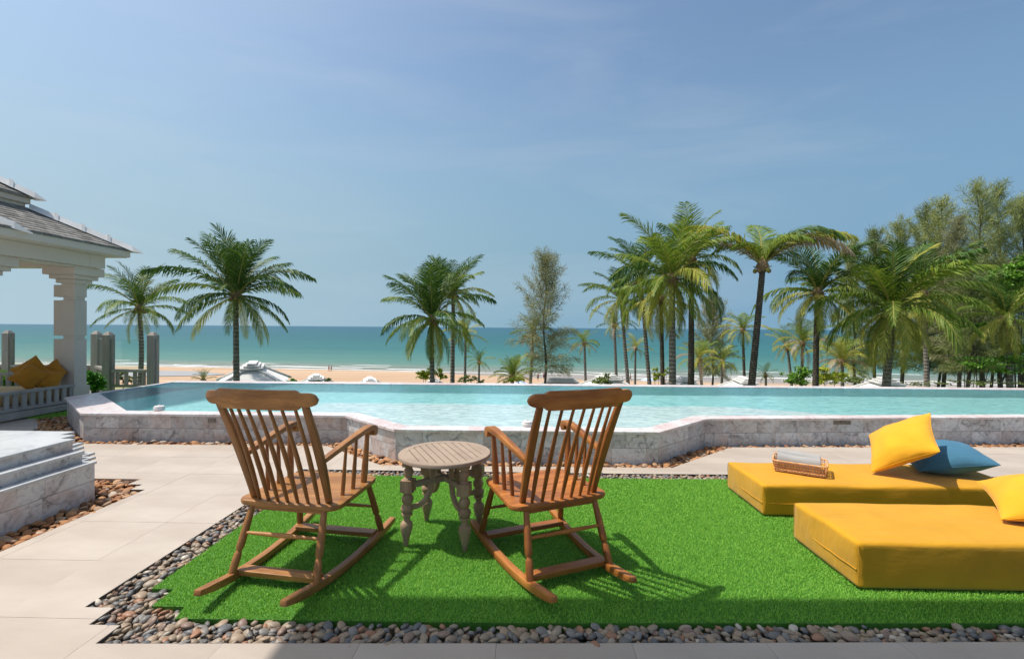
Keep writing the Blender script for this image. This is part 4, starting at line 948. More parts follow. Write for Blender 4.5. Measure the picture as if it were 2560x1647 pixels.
# roof of the house behind the camera that shades the front of the terrace
kx, ky = SUN.x/SUN.z, SUN.y/SUN.z; HZ = 6.0
hs = thing('house_canopy', 'flat white canopy roof of the house behind the viewer', 'canopy')
cx0 = -1.14+kx*HZ; yf = 2.555+ky*HZ
B().prism([(cx0, yf), (cx0+13, yf+.30), (cx0+13, -.9), (cx0, -.9)], HZ, HZ+.22).obj('roof', 'white', hs, bevel=.01)
for x, y in ((cx0+.4, -.5), (cx0+6.5, -.5), (cx0+12.5, -.5)): B().box((x, y, HZ/2), (.25, .25, HZ-.002)).obj('column', 'white', hs)

# ------------------------------------------------------------ villas below the terrace
def villa(px, py, Y, w, l, rz, label, rise=.42, zoff=0):
    p = ony(px, py, Y); zr_ = p.z; g = gz(p.x, Y)-.2; t_ = thing('villa', label, 'villa', (p.x, Y, g), rz, 'white roofed villas below the terrace')
    h = zr_-g; run = min(w, l)/2; ze = h-run*rise*1.35; hx, hy = w/2, l/2; b_ = B()
    B().box((0, 0, ze/2), (w-1.0, l-1.0, ze-.004)).obj('wall', 'vwall', t_)
    for sx_ in (-1, 1):
        for q in (-.25, .25): f_ = B().box((sx_*(w-1.0)/2, l*q, ze*.5), (.08, .9, 1.2)).obj('window', 'vcap', t_); B().box((sx_*((w-1.0)/2+.01), l*q, ze*.5), (.08, .8, 1.1)).obj('pane', 'glassedge', f_)
    rr = .30
    hr = (hx, hy, ze, 0); top = h-.18
    kx_ = max(0, hx-run)+rr; ky_ = max(0, hy-run)+rr
    b_ = B().add([(-hx, -hy, ze), (hx, -hy, ze), (hx, hy, ze), (-hx, hy, ze), (-kx_, -ky_, top), (kx_, -ky_, top), (kx_, ky_, top), (-kx_, ky_, top)], [(0, 1, 5, 4), (1, 2, 6, 5), (2, 3, 7, 6), (3, 0, 4, 7), (4, 5, 6, 7), (3, 2, 1, 0)])
    rf = b_.obj('roof', 'vroof', t_)
    n = 16
    for i, (a, c, e, f_) in enumerate(((0, 1, 5, 4), (1, 2, 6, 5), (2, 3, 7, 6), (3, 0, 4, 7))):   # tile courses
        A, C_, E_, F_ = (V(b_.v[q]) for q in (a, c, e, f_)); cb = B(); nz_ = (C_-A).cross(F_-A).normalized()
        for k in range(1, n): q = k/n; cb.bar(A.lerp(F_, q)+nz_*.003, C_.lerp(E_, q)+nz_*.003, .05, .009, up=nz_)
        tag(cb.obj('tile_course', 'vroof', rf), kind='stuff')
    for a, e in ((0, 4), (1, 5), (2, 6), (3, 7)): A, E_ = V(b_.v[a]), V(b_.v[e]); d = (E_-A).normalized(); B().bar(A-d*.25+V((0, 0, .05)), E_+V((0, 0, .05)), .22, .12).obj('hip_cap', 'vcap', rf, bevel=.03)
    for k, (ex, z0_) in enumerate(((.30, top), (.12, top+.12), (-.05, top+.24))):      # stepped ridge block
        B().box((0, 0, z0_+.055+.006), (2*(kx_+ex), 2*(ky_+ex-.0), .10)).obj('ridge_step', 'vcap', rf, bevel=.02)
    return t_
VL = [(632, 912, 28, 4.0, 6.4, R(28), 'villa with the tallest pale hip roof behind the big left palm'),
      (790, 941, 38, 5.6, 7.0, R(24), 'villa roof just right of the tallest one below the two beach walkers'),
      (925, 948, 44, 5.0, 7.0, R(20), 'small stepped villa roof showing left of the centre palms'),
      (1085, 949, 48, 6.5, 6.5, R(5), 'low stepped villa roof right behind the trunk of the centre palm'),
      (1403, 949.5, 42, 7.2, 5.4, R(0), 'long flat stepped villa roof under the lone casuarina'),
      (1522, 941, 34, 4.6, 6.0, R(12), 'villa roof with a green bush before it behind the right chair'),
      (1712, 946, 36, 5.4, 6.0, R(-4), 'villa roof between the two thick ringed palm trunks'),
      (1862, 949, 36, 4.6, 6.4, R(-12), 'villa roof at the foot of the bent windblown palm'),
      (2215, 952, 30, 5.6, 7.0, R(-20), 'bleached villa roof at the foot of the broad right palm')]
for a in VL: villa(*a)

# ------------------------------------------------------------ palms
def frond_mesh(L, az, el, droop, leaf, n, mat, r, wind=.0, wide=1.0):
    seg = 12; pts = [V((0, 0, 0))]; ds = []; e = el; a = az
    for i in range(seg):
        q = (i+.5)/seg; e = el-droop*q**1.25; a = az+wind*q*sin(az)*.6
        d = V((cos(a)*cos(e), sin(a)*cos(e), sin(e))); ds.append(d); pts.append(pts[-1]+d*L/seg)
    ds.append(ds[-1]); b_ = B(); b_.tube(pts, [L*.0125*(1-.85*i/seg) for i in range(seg+1)], 4, cap=False)
    co = list(b_.v); fc = list(b_.f)
    co2 = []; fc2 = []
    for i in range(n):
        q = .10+.90*i/(n-1); fi = q*seg; k = min(seg-1, int(fi)); p = pts[k].lerp(pts[k+1], fi-k); d = ds[k]
        side = d.cross(V((0, 0, 1)))
        if side.length < .05: side = V((-sin(az), cos(az), 0))
        side.normalize(); up = side.cross(d).normalized()
        ll = leaf*L*(sin(min(1, (q+.07)*1.25)*pi*.5)**.8 if q < .6 else 1)*(1-.62*max(0, (q-.5)/.5)**1.6)*r.uniform(.72, 1.15)
        for s_ in (-1, 1):
            ek = math.asin(max(-1, min(1, d.z))); low_ = max(0, min(1, (.85-ek)/1.1)); v1 = (d*r.uniform(.62, 1.0)*(1+.9*max(0, q-.7)/.3)+side*s_*(.85-.3*low_)+up*r.uniform(.0, .35)*(1-low_*.8)+V((wind*.25, 0, 0))).normalized(); hang = .28+1.35*low_; v2 = (v1+V((wind*.3, 0, -r.uniform(.5, 1.1)*hang))).normalized(); v3 = (v2+V((0, 0, -.5*hang))).normalized()
            wv = d*(L*.0085*wide)
            wv = wv*.95; a0, a1, a2, a3 = p, p+v1*ll*.42, p+v1*ll*.42+v2*ll*.33, p+v1*ll*.42+v2*ll*.33+v3*ll*.25; m_ = len(co2)
            co2 += [a0-wv*.6, a0+wv*.6, a1-wv, a1+wv, a2-wv*.7, a2+wv*.7, a3]; fc2 += [(m_, m_+1, m_+3, m_+2), (m_+2, m_+3, m_+5, m_+4), (m_+4, m_+5, m_+6)]
    me = bpy.data.meshes.new('frond'); m0 = len(co); me.from_pydata([tuple(q) for q in co+co2], [], fc+[tuple(i+m0 for i in f) for f in fc2])
    me.materials.append(MT['rachis']); me.materials.append(MT[mat]); nf = len(fc)
    mi = np.zeros(len(me.polygons), np.int32); mi[nf:] = 1; me.polygons.foreach_set('material_index', mi); me.update(); return me
def palm(cx, cy, bx, Y, Lpx, nf, label, mats='g'*6+'dy', trunkw=.16, dark=False, seed=0, wind=0, n=34, low=-38, high=82, skirt=False, leaf=.315, droop=(1.0, 1.7), curve=0, by=958, group='palm trees beyond the pool', fr=None):
    r = random.Random(seed*31+5); C_ = ony(cx, cy, Y); Bp = ony(bx, by, Y); k = Y/FPX; L = Lpx*k; g = gz(Bp.x, Y)-.1
    slope = (C_.x-Bp.x)/(C_.z-Bp.z); x0 = Bp.x-(Bp.z-g)*slope*.6
    t_ = thing('palm_tree', label, 'palm tree', (x0, Y, g), 0, group); top = V((C_.x-x0, 0, C_.z-g)); bp = V((Bp.x-x0, 0, Bp.z-g)); N = 40; pts = []; rad = []
    for i in range(N+1):
        q = i/N; z = top.z*q
        x = bp.x*(z/bp.z) if z < bp.z else bp.x+(top.x-bp.x)*((z-bp.z)/(top.z-bp.z))**(1.0)+curve*sin(pi*(z-bp.z)/(top.z-bp.z))
        pts.append(V((x, .05*sin(q*3+seed), z))); rad.append(trunkw*(1.25-.5*q**.6+.35*max(0, .06-q)/.06)*(1+.05*(i % 2)))
    B().tube(pts, rad, 9).obj('trunk', 'barkd' if dark else 'bark', t_, smooth=True)
    hd = B().lathe(top-V((0, 0, trunkw*1.8)), [(0, trunkw*.8), (trunkw*1.0, trunkw*1.5), (trunkw*2.2, trunkw*1.7), (trunkw*3.4, trunkw*1.0), (trunkw*4.4, trunkw*.3)], 8)
    for q in range(7): a = q*.9+seed; hd.tube([top+V((cos(a), sin(a), -.2))*trunkw, top+V((cos(a)*2.4, sin(a)*2.4, -.4+.6*r.random()))*trunkw], [trunkw*.28, trunkw*.12], 4)
    hd.obj('crown_shaft', 'fibre', t_, smooth=True)
    if skirt:
        for q in range(16):
            a = r.uniform(0, 6.28); p = top+V((cos(a), sin(a), 0))*trunkw*1.2; B().tube([p, p+V((cos(a)*.15, sin(a)*.15, -L*.2)), p+V((cos(a)*.1, sin(a)*.1, -L*r.uniform(.3, .62)))], [.08, .09, .03], 4).obj('dead_frond', 'fibre', t_)
    for az, el, lk, dr, m_ in (fr or ()):
        link('frond', frond_mesh(L*lk, R(az), R(el), dr, leaf, int(n*1.4), {'g': 'pg', 'd': 'pd', 'y': 'py', 'b': 'pb'}[m_], r, wind*.5), t_, tuple(top))
    for i in range(nf):
        q = i/max(1, nf-1); el = R(high+(low-high)*q**1.35+r.uniform(-11, 11)); az = i*2.399963+seed+r.uniform(-.25, .25); ll = L*(.78+.3*sin(pi*min(1, q+.2)))*r.uniform(.8, 1.12)
        m_ = mats[min(len(mats)-1, int(q*len(mats)))]
        if r.random() < .12: m_ = r.choice(mats)
        dr = r.uniform(*droop)*(.5 if q < .35 else .9 if q < .75 else .75)
        az += wind*.5*(-sin(az)) if wind else 0
        link('frond', frond_mesh(ll, az, el, dr, leaf, int(n*1.4), {'g': 'pg', 'd': 'pd', 'y': 'py', 'b': 'pb'}[m_], r, wind), t_, tuple(top))
    if Lpx > 100:
        for q in range(6): a = q*1.3+seed; p = top+V((cos(a)*trunkw*1.9, sin(a)*trunkw*1.9, -trunkw*1.2)); B().lathe(p-V((0, 0, .13)), [(0, .02), (.04, .09), (.12, .12), (.2, .1), (.26, .02)], 8).obj('coconut', 'rachis' if q % 2 else 'fibre', t_, smooth=True)
    return t_
PL = [
 dict(cx=349, cy=772, bx=349, Y=30, Lpx=128, nf=20, label='palm standing between the pavilion and the tall left palm', seed=1, mats='dddgggdy', curve=.12),
 dict(cx=591, cy=740, bx=592, Y=25, Lpx=178, nf=27, label='tall dark green palm standing alone at the left over the tallest villa roof', seed=2, mats='dddddgdgy', trunkw=.17, n=44),
 dict(cx=1080, cy=800, bx=1081, Y=26, Lpx=160, nf=26, label='front palm of the pair at the centre with drooping lower fronds', seed=3, mats='ddddgggyg', low=-62, trunkw=.15, n=42),
 dict(cx=1133, cy=735, bx=1131, Y=31, Lpx=112, nf=22, label='taller palm rising behind the front centre palm', seed=4, mats='ddggygyy', low=-50, n=36),
 dict(cx=1164, cy=838, bx=1162, Y=42, Lpx=62, nf=14, label='thin grey palm half hidden behind the centre pair', seed=5, mats='gyyg', low=-60, n=24, trunkw=.13),
 dict(cx=1198, cy=906, bx=1197, Y=44, Lpx=40, nf=14, label='small low palm right of the centre pair', seed=6, mats='dggy', n=22, trunkw=.12),
 dict(cx=1281, cy=944, bx=1281, Y=34, Lpx=66, nf=20, label='short bushy palm fanning up from behind the pool edge', seed=7, mats='gggyyg', n=28, low=-15, high=85, trunkw=.16),
 dict(cx=1333, cy=832, bx=1326, Y=42, Lpx=60, nf=18, label='palm with pale hanging fronds leaning before the lone casuarina', seed=8, mats='dgggybb', n=26, low=-45, trunkw=.16),
 dict(cx=1461, cy=860, bx=1464, Y=46, Lpx=50, nf=16, label='slim palm standing alone right of the lone casuarina', seed=9, mats='ggggyb', n=24, trunkw=.14, low=-25),
 dict(cx=1536, cy=815, bx=1541, Y=44, Lpx=56, nf=14, label='thin dark trunked palm at the left end of the big palm group', seed=10, mats='gddyb', n=22, trunkw=.15),
 dict(cx=1553, cy=752, bx=1570, Y=36, Lpx=112, nf=20, label='grey trunked palm in the left of the big group with ragged crown', seed=11, mats='ddggyyy', n=32, trunkw=.15, low=-55, wind=-.25),
 dict(cx=1589, cy=872, bx=1588, Y=50, Lpx=48, nf=14, label='little orange tinged palm low in the big group', seed=12, mats='yybg', n=22, trunkw=.13),
 dict(cx=1602, cy=700, bx=1624, Y=33, Lpx=140, nf=22, label='leaning palm in the middle of the big group with windblown top', seed=13, mats='dddggyg', n=36, trunkw=.15, low=-55, wind=-.3),
 dict(cx=1652, cy=750, bx=1657, Y=30, Lpx=128, nf=18, label='palm with yellow drooping fronds left of the thickest grey trunk', seed=14, mats='ggyyyy', n=36, trunkw=.15, dark=True, low=-75, high=50),
 dict(cx=1679, cy=700, bx=1681, Y=25, Lpx=178, nf=24, label='tallest palm of the big group on a thick grey ringed trunk', seed=15, mats='gggdgggyy', n=44, trunkw=.20, low=-58, high=80),
 dict(cx=1729, cy=652, bx=1727, Y=28, Lpx=135, nf=20, label='dark trunked palm with a hanging brown skirt', seed=16, mats='ggdgyyg', n=36, trunkw=.19, dark=True, skirt=True, low=-35, wind=.2),
 dict(cx=1748, cy=900, bx=1754, Y=40, Lpx=64, nf=18, label='low rust tinged palm right of the dark skirted trunk', seed=17, mats='ggyyyb', n=26, trunkw=.14, low=-40),
 dict(cx=1806, cy=905, bx=1805, Y=42, Lpx=58, nf=16, label='low palm with drooping right frond before the sea', seed=18, mats='dggyyb', n=26, trunkw=.13, low=-48),
 dict(cx=1857, cy=826, bx=1862, Y=44, Lpx=62, nf=18, label='slender dark palm left of the bent windblown palm', seed=19, mats='ggyyg', n=28, trunkw=.14, dark=True, low=-50),
 dict(cx=1906, cy=666, bx=1880, Y=25, Lpx=186, nf=1, label='bent dark palm with ragged half brown fronds blown to the right', seed=20, mats='gg', n=52, trunkw=.19, dark=True, low=60, high=60, wind=.5, fr=[(186, 50, 1.15, .9, 'y'), (172, 44, .9, .8, 'b'), (150, 70, .75, 1.9, 'g'), (-150, 66, .7, 1.8, 'g'), (20, 74, 1.05, 1.95, 'g'), (-20, 70, 1.1, 1.9, 'd'), (40, 66, 1.1, 1.8, 'g'), (5, 58, 1.15, 1.55, 'b'), (-10, 52, 1.2, 1.3, 'y'), (0, 48, 1.25, 1.45, 'b'), (60, 62, .9, 1.7, 'g'), (-60, 68, .8, 1.8, 'g'), (100, 70, .7, 1.5, 'g'), (30, 40, .95, 1.3, 'g')]),
 dict(cx=1914, cy=940, bx=1914, Y=44, Lpx=34, nf=12, label='tiny palm at the foot of the bent palm', seed=21, mats='ggyb', n=18, trunkw=.12),
 dict(cx=1969, cy=872, bx=1978, Y=46, Lpx=56, nf=14, label='slim pale palm before the sea right of the bent palm', seed=22, mats='gyyb', n=24, trunkw=.14),
 dict(cx=2007, cy=860, bx=2004, Y=42, Lpx=80, nf=18, label='palm with pale brown lower fronds in the gap among taller ones', seed=23, mats='ggybyb', n=28, trunkw=.14, dark=True, low=-45),
 dict(cx=2045, cy=735, bx=2039, Y=28, Lpx=150, nf=22, label='palm with long side fronds between the bent palm and the broad one', seed=24, mats='dddggyyg', n=40, trunkw=.18, dark=True, low=-52),
 dict(cx=2106, cy=906, bx=2107, Y=38, Lpx=80, nf=18, label='low spreading palm with dry tips among the shrubs', seed=25, mats='gyybyb', n=28, trunkw=.15, low=-25),
 dict(cx=2229, cy=778, bx=2217, Y=26, Lpx=195, nf=30, label='broad palm with yellow lower fronds in front of the casuarina grove', seed=26, mats='ddggggyyy', n=44, trunkw=.22, low=-66),
 dict(cx=2309, cy=735, bx=2317, Y=31, Lpx=130, nf=22, label='palm half hidden behind the broad palm on a grey trunk', seed=27, mats='ddggyy', n=36, trunkw=.16, low=-60),
 dict(cx=2516, cy=797, bx=2522, Y=30, Lpx=122, nf=20, label='palm with stiff yellowish fronds by the right edge', seed=28, mats='dgggyyy', n=36, trunkw=.17, low=-70),
 dict(cx=508, cy=952, bx=508, Y=30, Lpx=34, nf=11, label='little palm tip poking over the pool edge at the left', seed=29, mats='gy', n=20, low=35, trunkw=.1),
]
for a in PL: palm(**{**a, 'nf': int(a['nf']*1.28+.5) if a['nf'] > 5 else a['nf'], 'droop': a.get('droop', (1.0, 1.6) if a['cx'] < 1400 else (1.35, 2.1))})

# ------------------------------------------------------------ casuarinas
def casuarina(bx, ty, Y, rpx, label, seed, mat='cas', z0=.16, dens=1.0, lean=0, group='casuarina trees', by=958, tw=.16):
    g0 = np.random.default_rng(seed); k = Y/FPX; top = ony(bx+lean, ty+14, Y); Bp = ony(bx, by, Y); g = gz(Bp.x, Y)-.1; Hh = top.z-g; rad = rpx*k
    t_ = thing('casuarina_tree', label, 'casuarina tree', (Bp.x, Y, g), 0, group); tr = B(); hx = top.x-Bp.x
    axis = lambda z: V((hx*(z/Hh)**1.4+.12*sin(z*.9+seed), .1*sin(z*.6), z))
    tr.tube([axis(Hh*i/14) for i in range(15)], [tw*(1-.93*i/14)+.012 for i in range(15)], 7)
    vis0 = (Bp.z-g)/Hh; zs = vis0+(1-vis0)*z0
    nb = int(84*dens); P = []; D = []; S_ = []
    for i in range(nb):
        q = zs+(1-zs)*(i/nb)**1.05; z = Hh*q*.985; u = (q-zs)/(1-zs); a = i*2.4+g0.uniform(-.5, .5)
        Lb = rad*(.26+.95*sin(pi*min(1, .18+u*.80))**.9)*g0.uniform(.7, 1.25); e = R(18+46*u+g0.uniform(-14, 14)); p = axis(z); d = V((cos(a)*cos(e), sin(a)*cos(e), sin(e))); pts = [p]
        for j in range(5): d = (d+V((0, 0, .05 if u > .4 else -.06))+V(g0.uniform(-.12, .12, 3))).normalized(); pts.append(pts[-1]+d*Lb/5)
        tr.tube(pts, [tw*.16*(1-u*.7)*(1-.17*j)+.004 for j in range(6)], 4, cap=False)
        m = int(165*dens*(.4+Lb/rad*.8)); tt = g0.uniform(.12, 1.05, m)*5; kk = np.clip(tt.astype(int), 0, 4); A = np.array([x[:] for x in pts]); base = A[kk]+(A[kk+1]-A[kk])*(tt-kk)[:, None]
        P.append(base+g0.normal(0, rad*.06, (m, 3))); D.append(np.tile(np.array(d[:]), (m, 1))*.9+g0.normal(0, .55, (m, 3))+np.array([0, 0, -.22 if u < .5 else .25])); S_.append(np.full(m, rad*.20)*g0.uniform(.5, 1.3, m))
    tr.obj('trunk', 'barkc', t_)
    P = np.concatenate(P); D = np.concatenate(D); D /= np.linalg.norm(D, axis=1)[:, None]; S_ = np.concatenate(S_)[:, None]; m = len(P)
    sd = np.cross(D, g0.normal(0, 1, (m, 3))); sd /= np.linalg.norm(sd, axis=1)[:, None]; w = k*.95
    co = []; ts = []
    c0 = np.stack([P-sd*w*.5, P+sd*w*.5, P+D*S_+np.array([0, 0, -1])*S_*.22], 1)
    link('crown', np_mesh('crown', c0.reshape(-1, 3), np.arange(3*m).reshape(-1, 3), mat), t_)
    return t_
CT = [(1362, 632, 40, 74, 'lone feathery casuarina with rusty top between the two palm groups', 41, 'casb', .10, .95, 0, .13),
      (1781, 735, 52, 52, 'brownish casuarina half hidden behind the big palm group', 42, 'casb', .1, .9, 0, .13),
      (2138, 600, 44, 60, 'leftmost casuarina of the grove behind the side fronds', 43, 'cas', .1, 1.0, -8, .16),
      (2190, 566, 46, 62, 'casuarina with a small pointed top near the left end of the grove', 44, 'casd', .1, 1.0, -4, .16),
      (2262, 545, 42, 62, 'casuarina standing right above the broad palm', 45, 'cas', .1, 1.0, -14, .17),
      (2322, 508, 44, 66, 'casuarina with dense olive top in the middle of the grove', 46, 'casd', .1, 1.0, -10, .18),
      (2362, 492, 42, 70, 'casuarina with two narrow plumes in the middle of the grove', 47, 'cas', .1, 1.0, -14, .18),
      (2398, 536, 38, 62, 'shorter brownish casuarina in front of the tallest pair', 48, 'casb', .08, 1.0, -6, .16),
      (2458, 452, 40, 82, 'tallest casuarina with an open fork of limbs', 49, 'cas', .1, .95, -16, .2),
      (2504, 452, 43, 74, 'tall casuarina just right of the open forked one', 50, 'casd', .1, .95, -12, .2),
      (2566, 492, 39, 80, 'casuarina cut by the right edge of the view', 51, 'cas', .1, 1.0, -12, .18),
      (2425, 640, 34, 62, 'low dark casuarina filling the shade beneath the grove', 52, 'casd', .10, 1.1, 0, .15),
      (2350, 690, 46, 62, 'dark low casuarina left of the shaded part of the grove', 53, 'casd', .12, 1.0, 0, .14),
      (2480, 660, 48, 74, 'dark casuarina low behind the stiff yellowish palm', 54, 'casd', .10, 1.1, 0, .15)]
for bx, ty, Y, rp, lb, sd_, mt, z0, dn, ln, tw in CT: casuarina(bx, ty, Y, rp, lb, sd_, mt, z0, dn, ln, tw=tw)

# ------------------------------------------------------------ broadleaf trees and shrubs
def leafy(name, cat, pads, Y, label, mat, seed, leafsz, n, group=None, trunk=None, dead=False):
    """pads: list of (px, py, rx_px, ry_px); leaf clusters spread through each pad's volume"""
    g0 = np.random.default_rng(seed); k = Y/FPX; P = []; ctr = ony(pads[0][0], 958, Y); g = gz(ctr.x, Y)-.05 if Y > 10 else 0; root = V((ctr.x, Y, g)); t_ = thing(name, label, cat, root, 0, group); st = B()
    for px, py, rx, ry in pads:
        c = ony(px, py, Y)-root; m = int(n*rx*ry/400)+12; nc = max(4, m//22); cc = g0.normal(0, .42, (nc, 3)); idx = g0.integers(0, nc, m)
        q = cc[idx]+g0.normal(0, .17, (m, 3)); q = q*np.array([rx*k, rx*k, ry*k])+np.array(c[:]); P.append(q)
        st.tube([V((c.x*.2, 0, 0)), V((c.x*.6, 0, c.z*.6)), c], [.05*rx*k*.6+.02, .04*rx*k*.5+.015, .01], 5)
        for j in range(min(nc, 8)): e = V(cc[j]*np.array([rx*k, rx*k, ry*k])); st.tube([c-V((0, 0, ry*k*.5)), c+e], [.012*rx*k+.006, .004], 4)
    st.obj('stem' if name != 'broadleaf_tree' else 'trunk', 'barkc', t_)
    P = np.concatenate(P); m = len(P); nrm = g0.normal(0, 1, (m, 3))+np.array([-.2, 0, 1.1]); nrm /= np.linalg.norm(nrm, axis=1)[:, None]; u = np.cross(nrm, g0.normal(0, 1, (m, 3))); u /= np.linalg.norm(u, axis=1)[:, None]; v = np.cross(nrm, u)
    s_ = leafsz*g0.uniform(.6, 1.25, (m, 1)); co = np.stack([P-u*s_, P-v*s_*.45+nrm*s_*.12, P+u*s_, P+v*s_*.45+nrm*s_*.12], 1)
    link('foliage' if name != 'broadleaf_tree' else 'crown', np_mesh('foliage', co.reshape(-1, 3), np.arange(4*m).reshape(-1, 4), mat), t_); return t_
leafy('broadleaf_tree', 'tree', [(2548, 668, 42, 14), (2515, 690, 50, 13), (2480, 702, 36, 9), (2556, 712, 48, 17), (2530, 740, 52, 13), (2462, 760, 22, 7), (2575, 650, 30, 16)], 34, 'broadleaf tree with bright green layered leaves at the right edge', 'leaf', 61, .15, 380)
leafy('broadleaf_tree', 'tree', [(2412, 906, 38, 9), (2440, 916, 34, 9), (2478, 902, 50, 12), (2530, 900, 56, 15), (2550, 870, 38, 18), (2520, 925, 60, 9)], 30, 'low broadleaf tree with flat bright sprays beneath the grove', 'leaf', 62, .11, 210)
leafy('broadleaf_tree', 'tree', [(2450, 812, 14, 5), (2400, 815, 18, 4), (2436, 765, 18, 5)], 32, 'small green sprays of a broadleaf tree before the dark grove', 'leaf', 63, .13, 700)
leafy('shrub', 'shrub', [(1064, 938, 24, 11), (1090, 928, 20, 12), (1058, 930, 14, 9), (1102, 940, 14, 10)], 27, 'yellow green shrub around the foot of the front centre palm', 'leafy', 64, .11, 330, 'shrubs seen over the pool edge')
leafy('shrub', 'shrub', [(1160, 950, 16, 7), (1180, 948, 20, 8), (1200, 952, 12, 5)], 30, 'dull olive shrub right of the centre palm trunks', 'leafo', 65, .09, 420, 'shrubs seen over the pool edge')
leafy('shrub', 'shrub', [(1272, 950, 18, 6), (1298, 946, 20, 8)], 31, 'low green shrub under the short bushy palm', 'leafy', 66, .09, 420, 'shrubs seen over the pool edge')
leafy('shrub', 'shrub', [(1507, 950, 24, 9), (1516, 941, 10, 7), (1498, 953, 16, 6)], 27, 'green shrub in front of the villa roof behind the right chair', 'leafo', 67, .09, 700, 'shrubs seen over the pool edge')
leafy('shrub', 'shrub', [(1636, 928, 10, 12), (1648, 936, 12, 10), (1668, 930, 7, 8), (1640, 945, 12, 8)], 29, 'bright yellow leaved shrub left of the thickest grey trunk', 'leafy', 68, .09, 360, 'shrubs seen over the pool edge')
leafy('shrub', 'shrub', [(1990, 942, 26, 14), (2010, 930, 24, 12), (1980, 950, 20, 10), (2000, 955, 30, 6)], 33, 'dense green shrub left of the side frond palm trunk', 'leaf', 69, .12, 420, 'shrubs seen over the pool edge')
leafy('shrub', 'shrub', [(2065, 945, 32, 14), (2090, 938, 28, 14), (2060, 925, 22, 10), (2048, 953, 20, 6)], 31, 'green and yellow shrub below the low spreading palm', 'leafy', 70, .12, 330, 'shrubs seen over the pool edge')
leafy('shrub', 'shrub', [(2130, 950, 26, 10), (2160, 945, 26, 10)], 33, 'grey olive shrub left of the bleached villa roof', 'leafo', 71, .11, 330, 'shrubs seen over the pool edge')
leafy('shrub', 'shrub', [(2300, 958, 40, 3), (2350, 958, 30, 3), (2430, 957, 50, 4), (2510, 956, 50, 5)], 29, 'dark low undergrowth along the foot of the grove', 'leafo', 72, .09, 260, 'shrubs seen over the pool edge')
leafy('shrub', 'shrub', [(733, 951, 12, 6), (725, 955, 16, 4)], 29, 'small dark shrub between the two left villa roofs', 'hedge', 73, .09, 700, 'shrubs seen over the pool edge')
leafy('shrub', 'shrub', [(818, 951, 9, 7), (797, 955, 7, 4)], 34, 'thin tuft on the second villa roof', 'leafo', 74, .1, 420, 'shrubs seen over the pool edge')
leafy('shrub', 'shrub', [(236, 950, 18, 17), (226, 940, 14, 12), (250, 962, 12, 10), (240, 966, 18, 8)], 8.9, 'dark green shrub between the white column and the fence posts', 'hedge', 75, .035, 1500)
leafy('shrub', 'shrub', [(30, 945, 30, 12), (5, 942, 20, 12), (45, 958, 14, 9), (20, 960, 24, 9)], 9.4, 'bright green shrub behind the day bed', 'leaf', 76, .035, 1100)
leafy('shrub', 'shrub', [(308, 945, 14, 12), (330, 950, 16, 10)], 13, 'thin shrub seen through the fence balusters', 'leafo', 77, .05, 200)

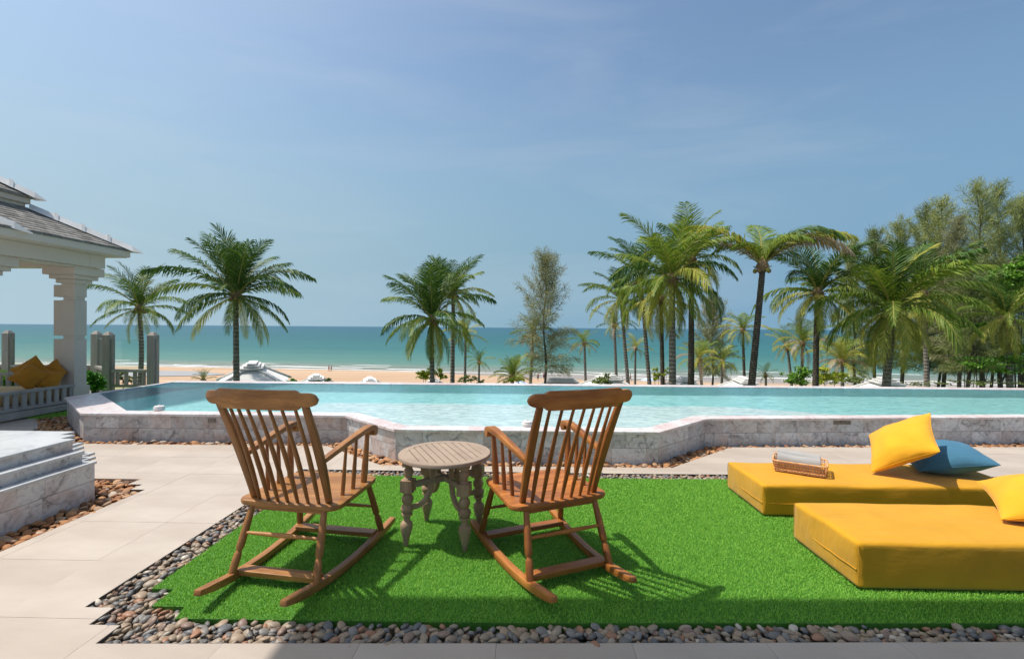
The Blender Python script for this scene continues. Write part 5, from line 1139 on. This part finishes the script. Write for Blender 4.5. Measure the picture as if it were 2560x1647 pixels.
# ------------------------------------------------------------ people and parasols on the beach
def person(p, rz, label, top, bottom, lift=.0, skin='skin', stride=.28):
    t_ = thing('person', label, 'person', p, rz); s_ = stride
    vs = [(0, 0, .95), (0, 0, 1.18), (0, 0, 1.42), (0, 0, 1.50), (0, .01, 1.62), (0, .0, 1.74), (.09, 0, .9), (.11, s_*.5, .5), (.10, s_*.55, .08), (.10, s_*.55+.14, .04), (-.09, 0, .9), (-.11, -s_*.3, .5), (-.10, -s_*.9, .10), (-.10, -s_*.9+.13, .05), (.19, 0, 1.42), (.24, -.08, 1.15), (.23, .05, .92), (-.19, 0, 1.42), (-.24, .08, 1.15), (-.23, .18, .93)]
    es = [(0, 1), (1, 2), (2, 3), (3, 4), (4, 5), (0, 6), (6, 7), (7, 8), (8, 9), (0, 10), (10, 11), (11, 12), (12, 13), (2, 14), (14, 15), (15, 16), (2, 17), (17, 18), (18, 19)]
    rd = [.14, .12, .15, .055, .09, .07, .095, .065, .045, .03, .095, .065, .045, .03, .055, .04, .03, .055, .04, .03]
    me = bpy.data.meshes.new('body'); me.from_pydata(vs, es, []); o = bpy.data.objects.new('body', me); COL.objects.link(o); m = o.modifiers.new('s', 'SKIN')
    for sv, r_ in zip(me.skin_vertices[0].data, rd): sv.radius = (r_, r_)
    me.skin_vertices[0].data[0].use_root = True; o.modifiers.new('u', 'SUBSURF').levels = 1; bpy.context.view_layer.update()
    nm = bpy.data.meshes.new_from_object(o.evaluated_get(bpy.context.evaluated_depsgraph_get())); bpy.data.objects.remove(o); nm.materials.append(MT[skin]); nm.shade_smooth(); link('body', nm, t_)
    B().lathe((0, 0, 1.64), [(0, .10), (.06, .115), (.12, .10), (.15, .04)], 8).obj('hair', plain('hair', (.03, .02, .015)), t_, smooth=True)
    if top: B().lathe((0, 0, .95), [(0, .155), (.2, .14), (.45, .175), (.53, .09)], 10).obj('shirt', top, t_, smooth=True)
    if bottom: b_ = B().lathe((0, 0, .82), [(0, .17), (.1, .17), (.22, .15)], 10); b_.tube([(.09, 0, .86), (.115, s_*.4, .55)], [.115, .10], 8); b_.tube([(-.09, 0, .86), (-.115, -s_*.25, .55)], [.115, .10], 8); b_.obj('shorts', bottom, t_, smooth=True)
    return t_
red, navy, olive, pink, black = plain('red_cloth', (.55, .07, .05)), plain('navy_cloth', (.03, .04, .10)), plain('olive_cloth', (.20, .17, .08)), plain('pink_cloth', (.6, .25, .28)), plain('black_cloth', (.02, .02, .025))
person(ground_at(822, 928), R(-75), 'person in dark top and red shorts walking on the beach by the waterline', navy, red)
person(ground_at(828, 928), R(-75), 'person in olive shorts walking just right of the one in red', None, olive)
person(ground_at(583, 913)+V((0, 0, .0)), R(60), 'person in red standing by the water left of the tall palm trunk', red, red, stride=.1)
person(ground_at(1345, 951), R(20), 'bare chested person in black shorts on the wet sand left of the casuarina trunk', None, black)
person(ground_at(1359.5, 948), R(200), 'person in pink top beside the casuarina trunk', pink, navy, stride=.1)
person(ground_at(1576, 952), R(-100), 'person walking on the wet sand behind the big palm group', None, olive)
def parasol(px, py, Y, r_, closed, label):
    p = ony(px, py, Y); g = gz(p.x, Y); h = p.z-g; t_ = thing('parasol', label, 'parasol', (p.x, Y, g), 0); B().tube([(0, 0, 0), (0, 0, h)], .03, 6).obj('pole', 'cap', t_)
    c = MT.setdefault('para'+str(closed), plain('parasol_cloth'+str(int(closed)), (.05, .08, .17) if closed else (.42, .50, .68)))
    if closed: B().lathe((0, 0, h-1.9), [(0, .14), (.5, .2), (1.4, .13), (1.9, .02)], 8).obj('canopy', c, t_, smooth=True)
    else: B().lathe((0, 0, h-.55), [(0, r_), (.02, r_), (.3, r_*.55), (.55, .04)], 8).obj('canopy', c, t_)
parasol(1555.5, 941, 95, .3, True, 'closed dark blue parasol on the sand right of the villa roof')
parasol(1710, 939.5, 80, 1.5, False, 'open pale blue parasol between the two thick palm trunks')
parasol(1622, 943.5, 90, 1.6, False, 'open pale blue parasol left of the bright yellow shrub')
parasol(1302, 951.5, 75, 1.4, False, 'pale blue parasol top left of the lone casuarina')

S.render.resolution_x, S.render.resolution_y = 1024, 658
S.cycles.max_bounces = 8; S.cycles.transparent_max_bounces = 12
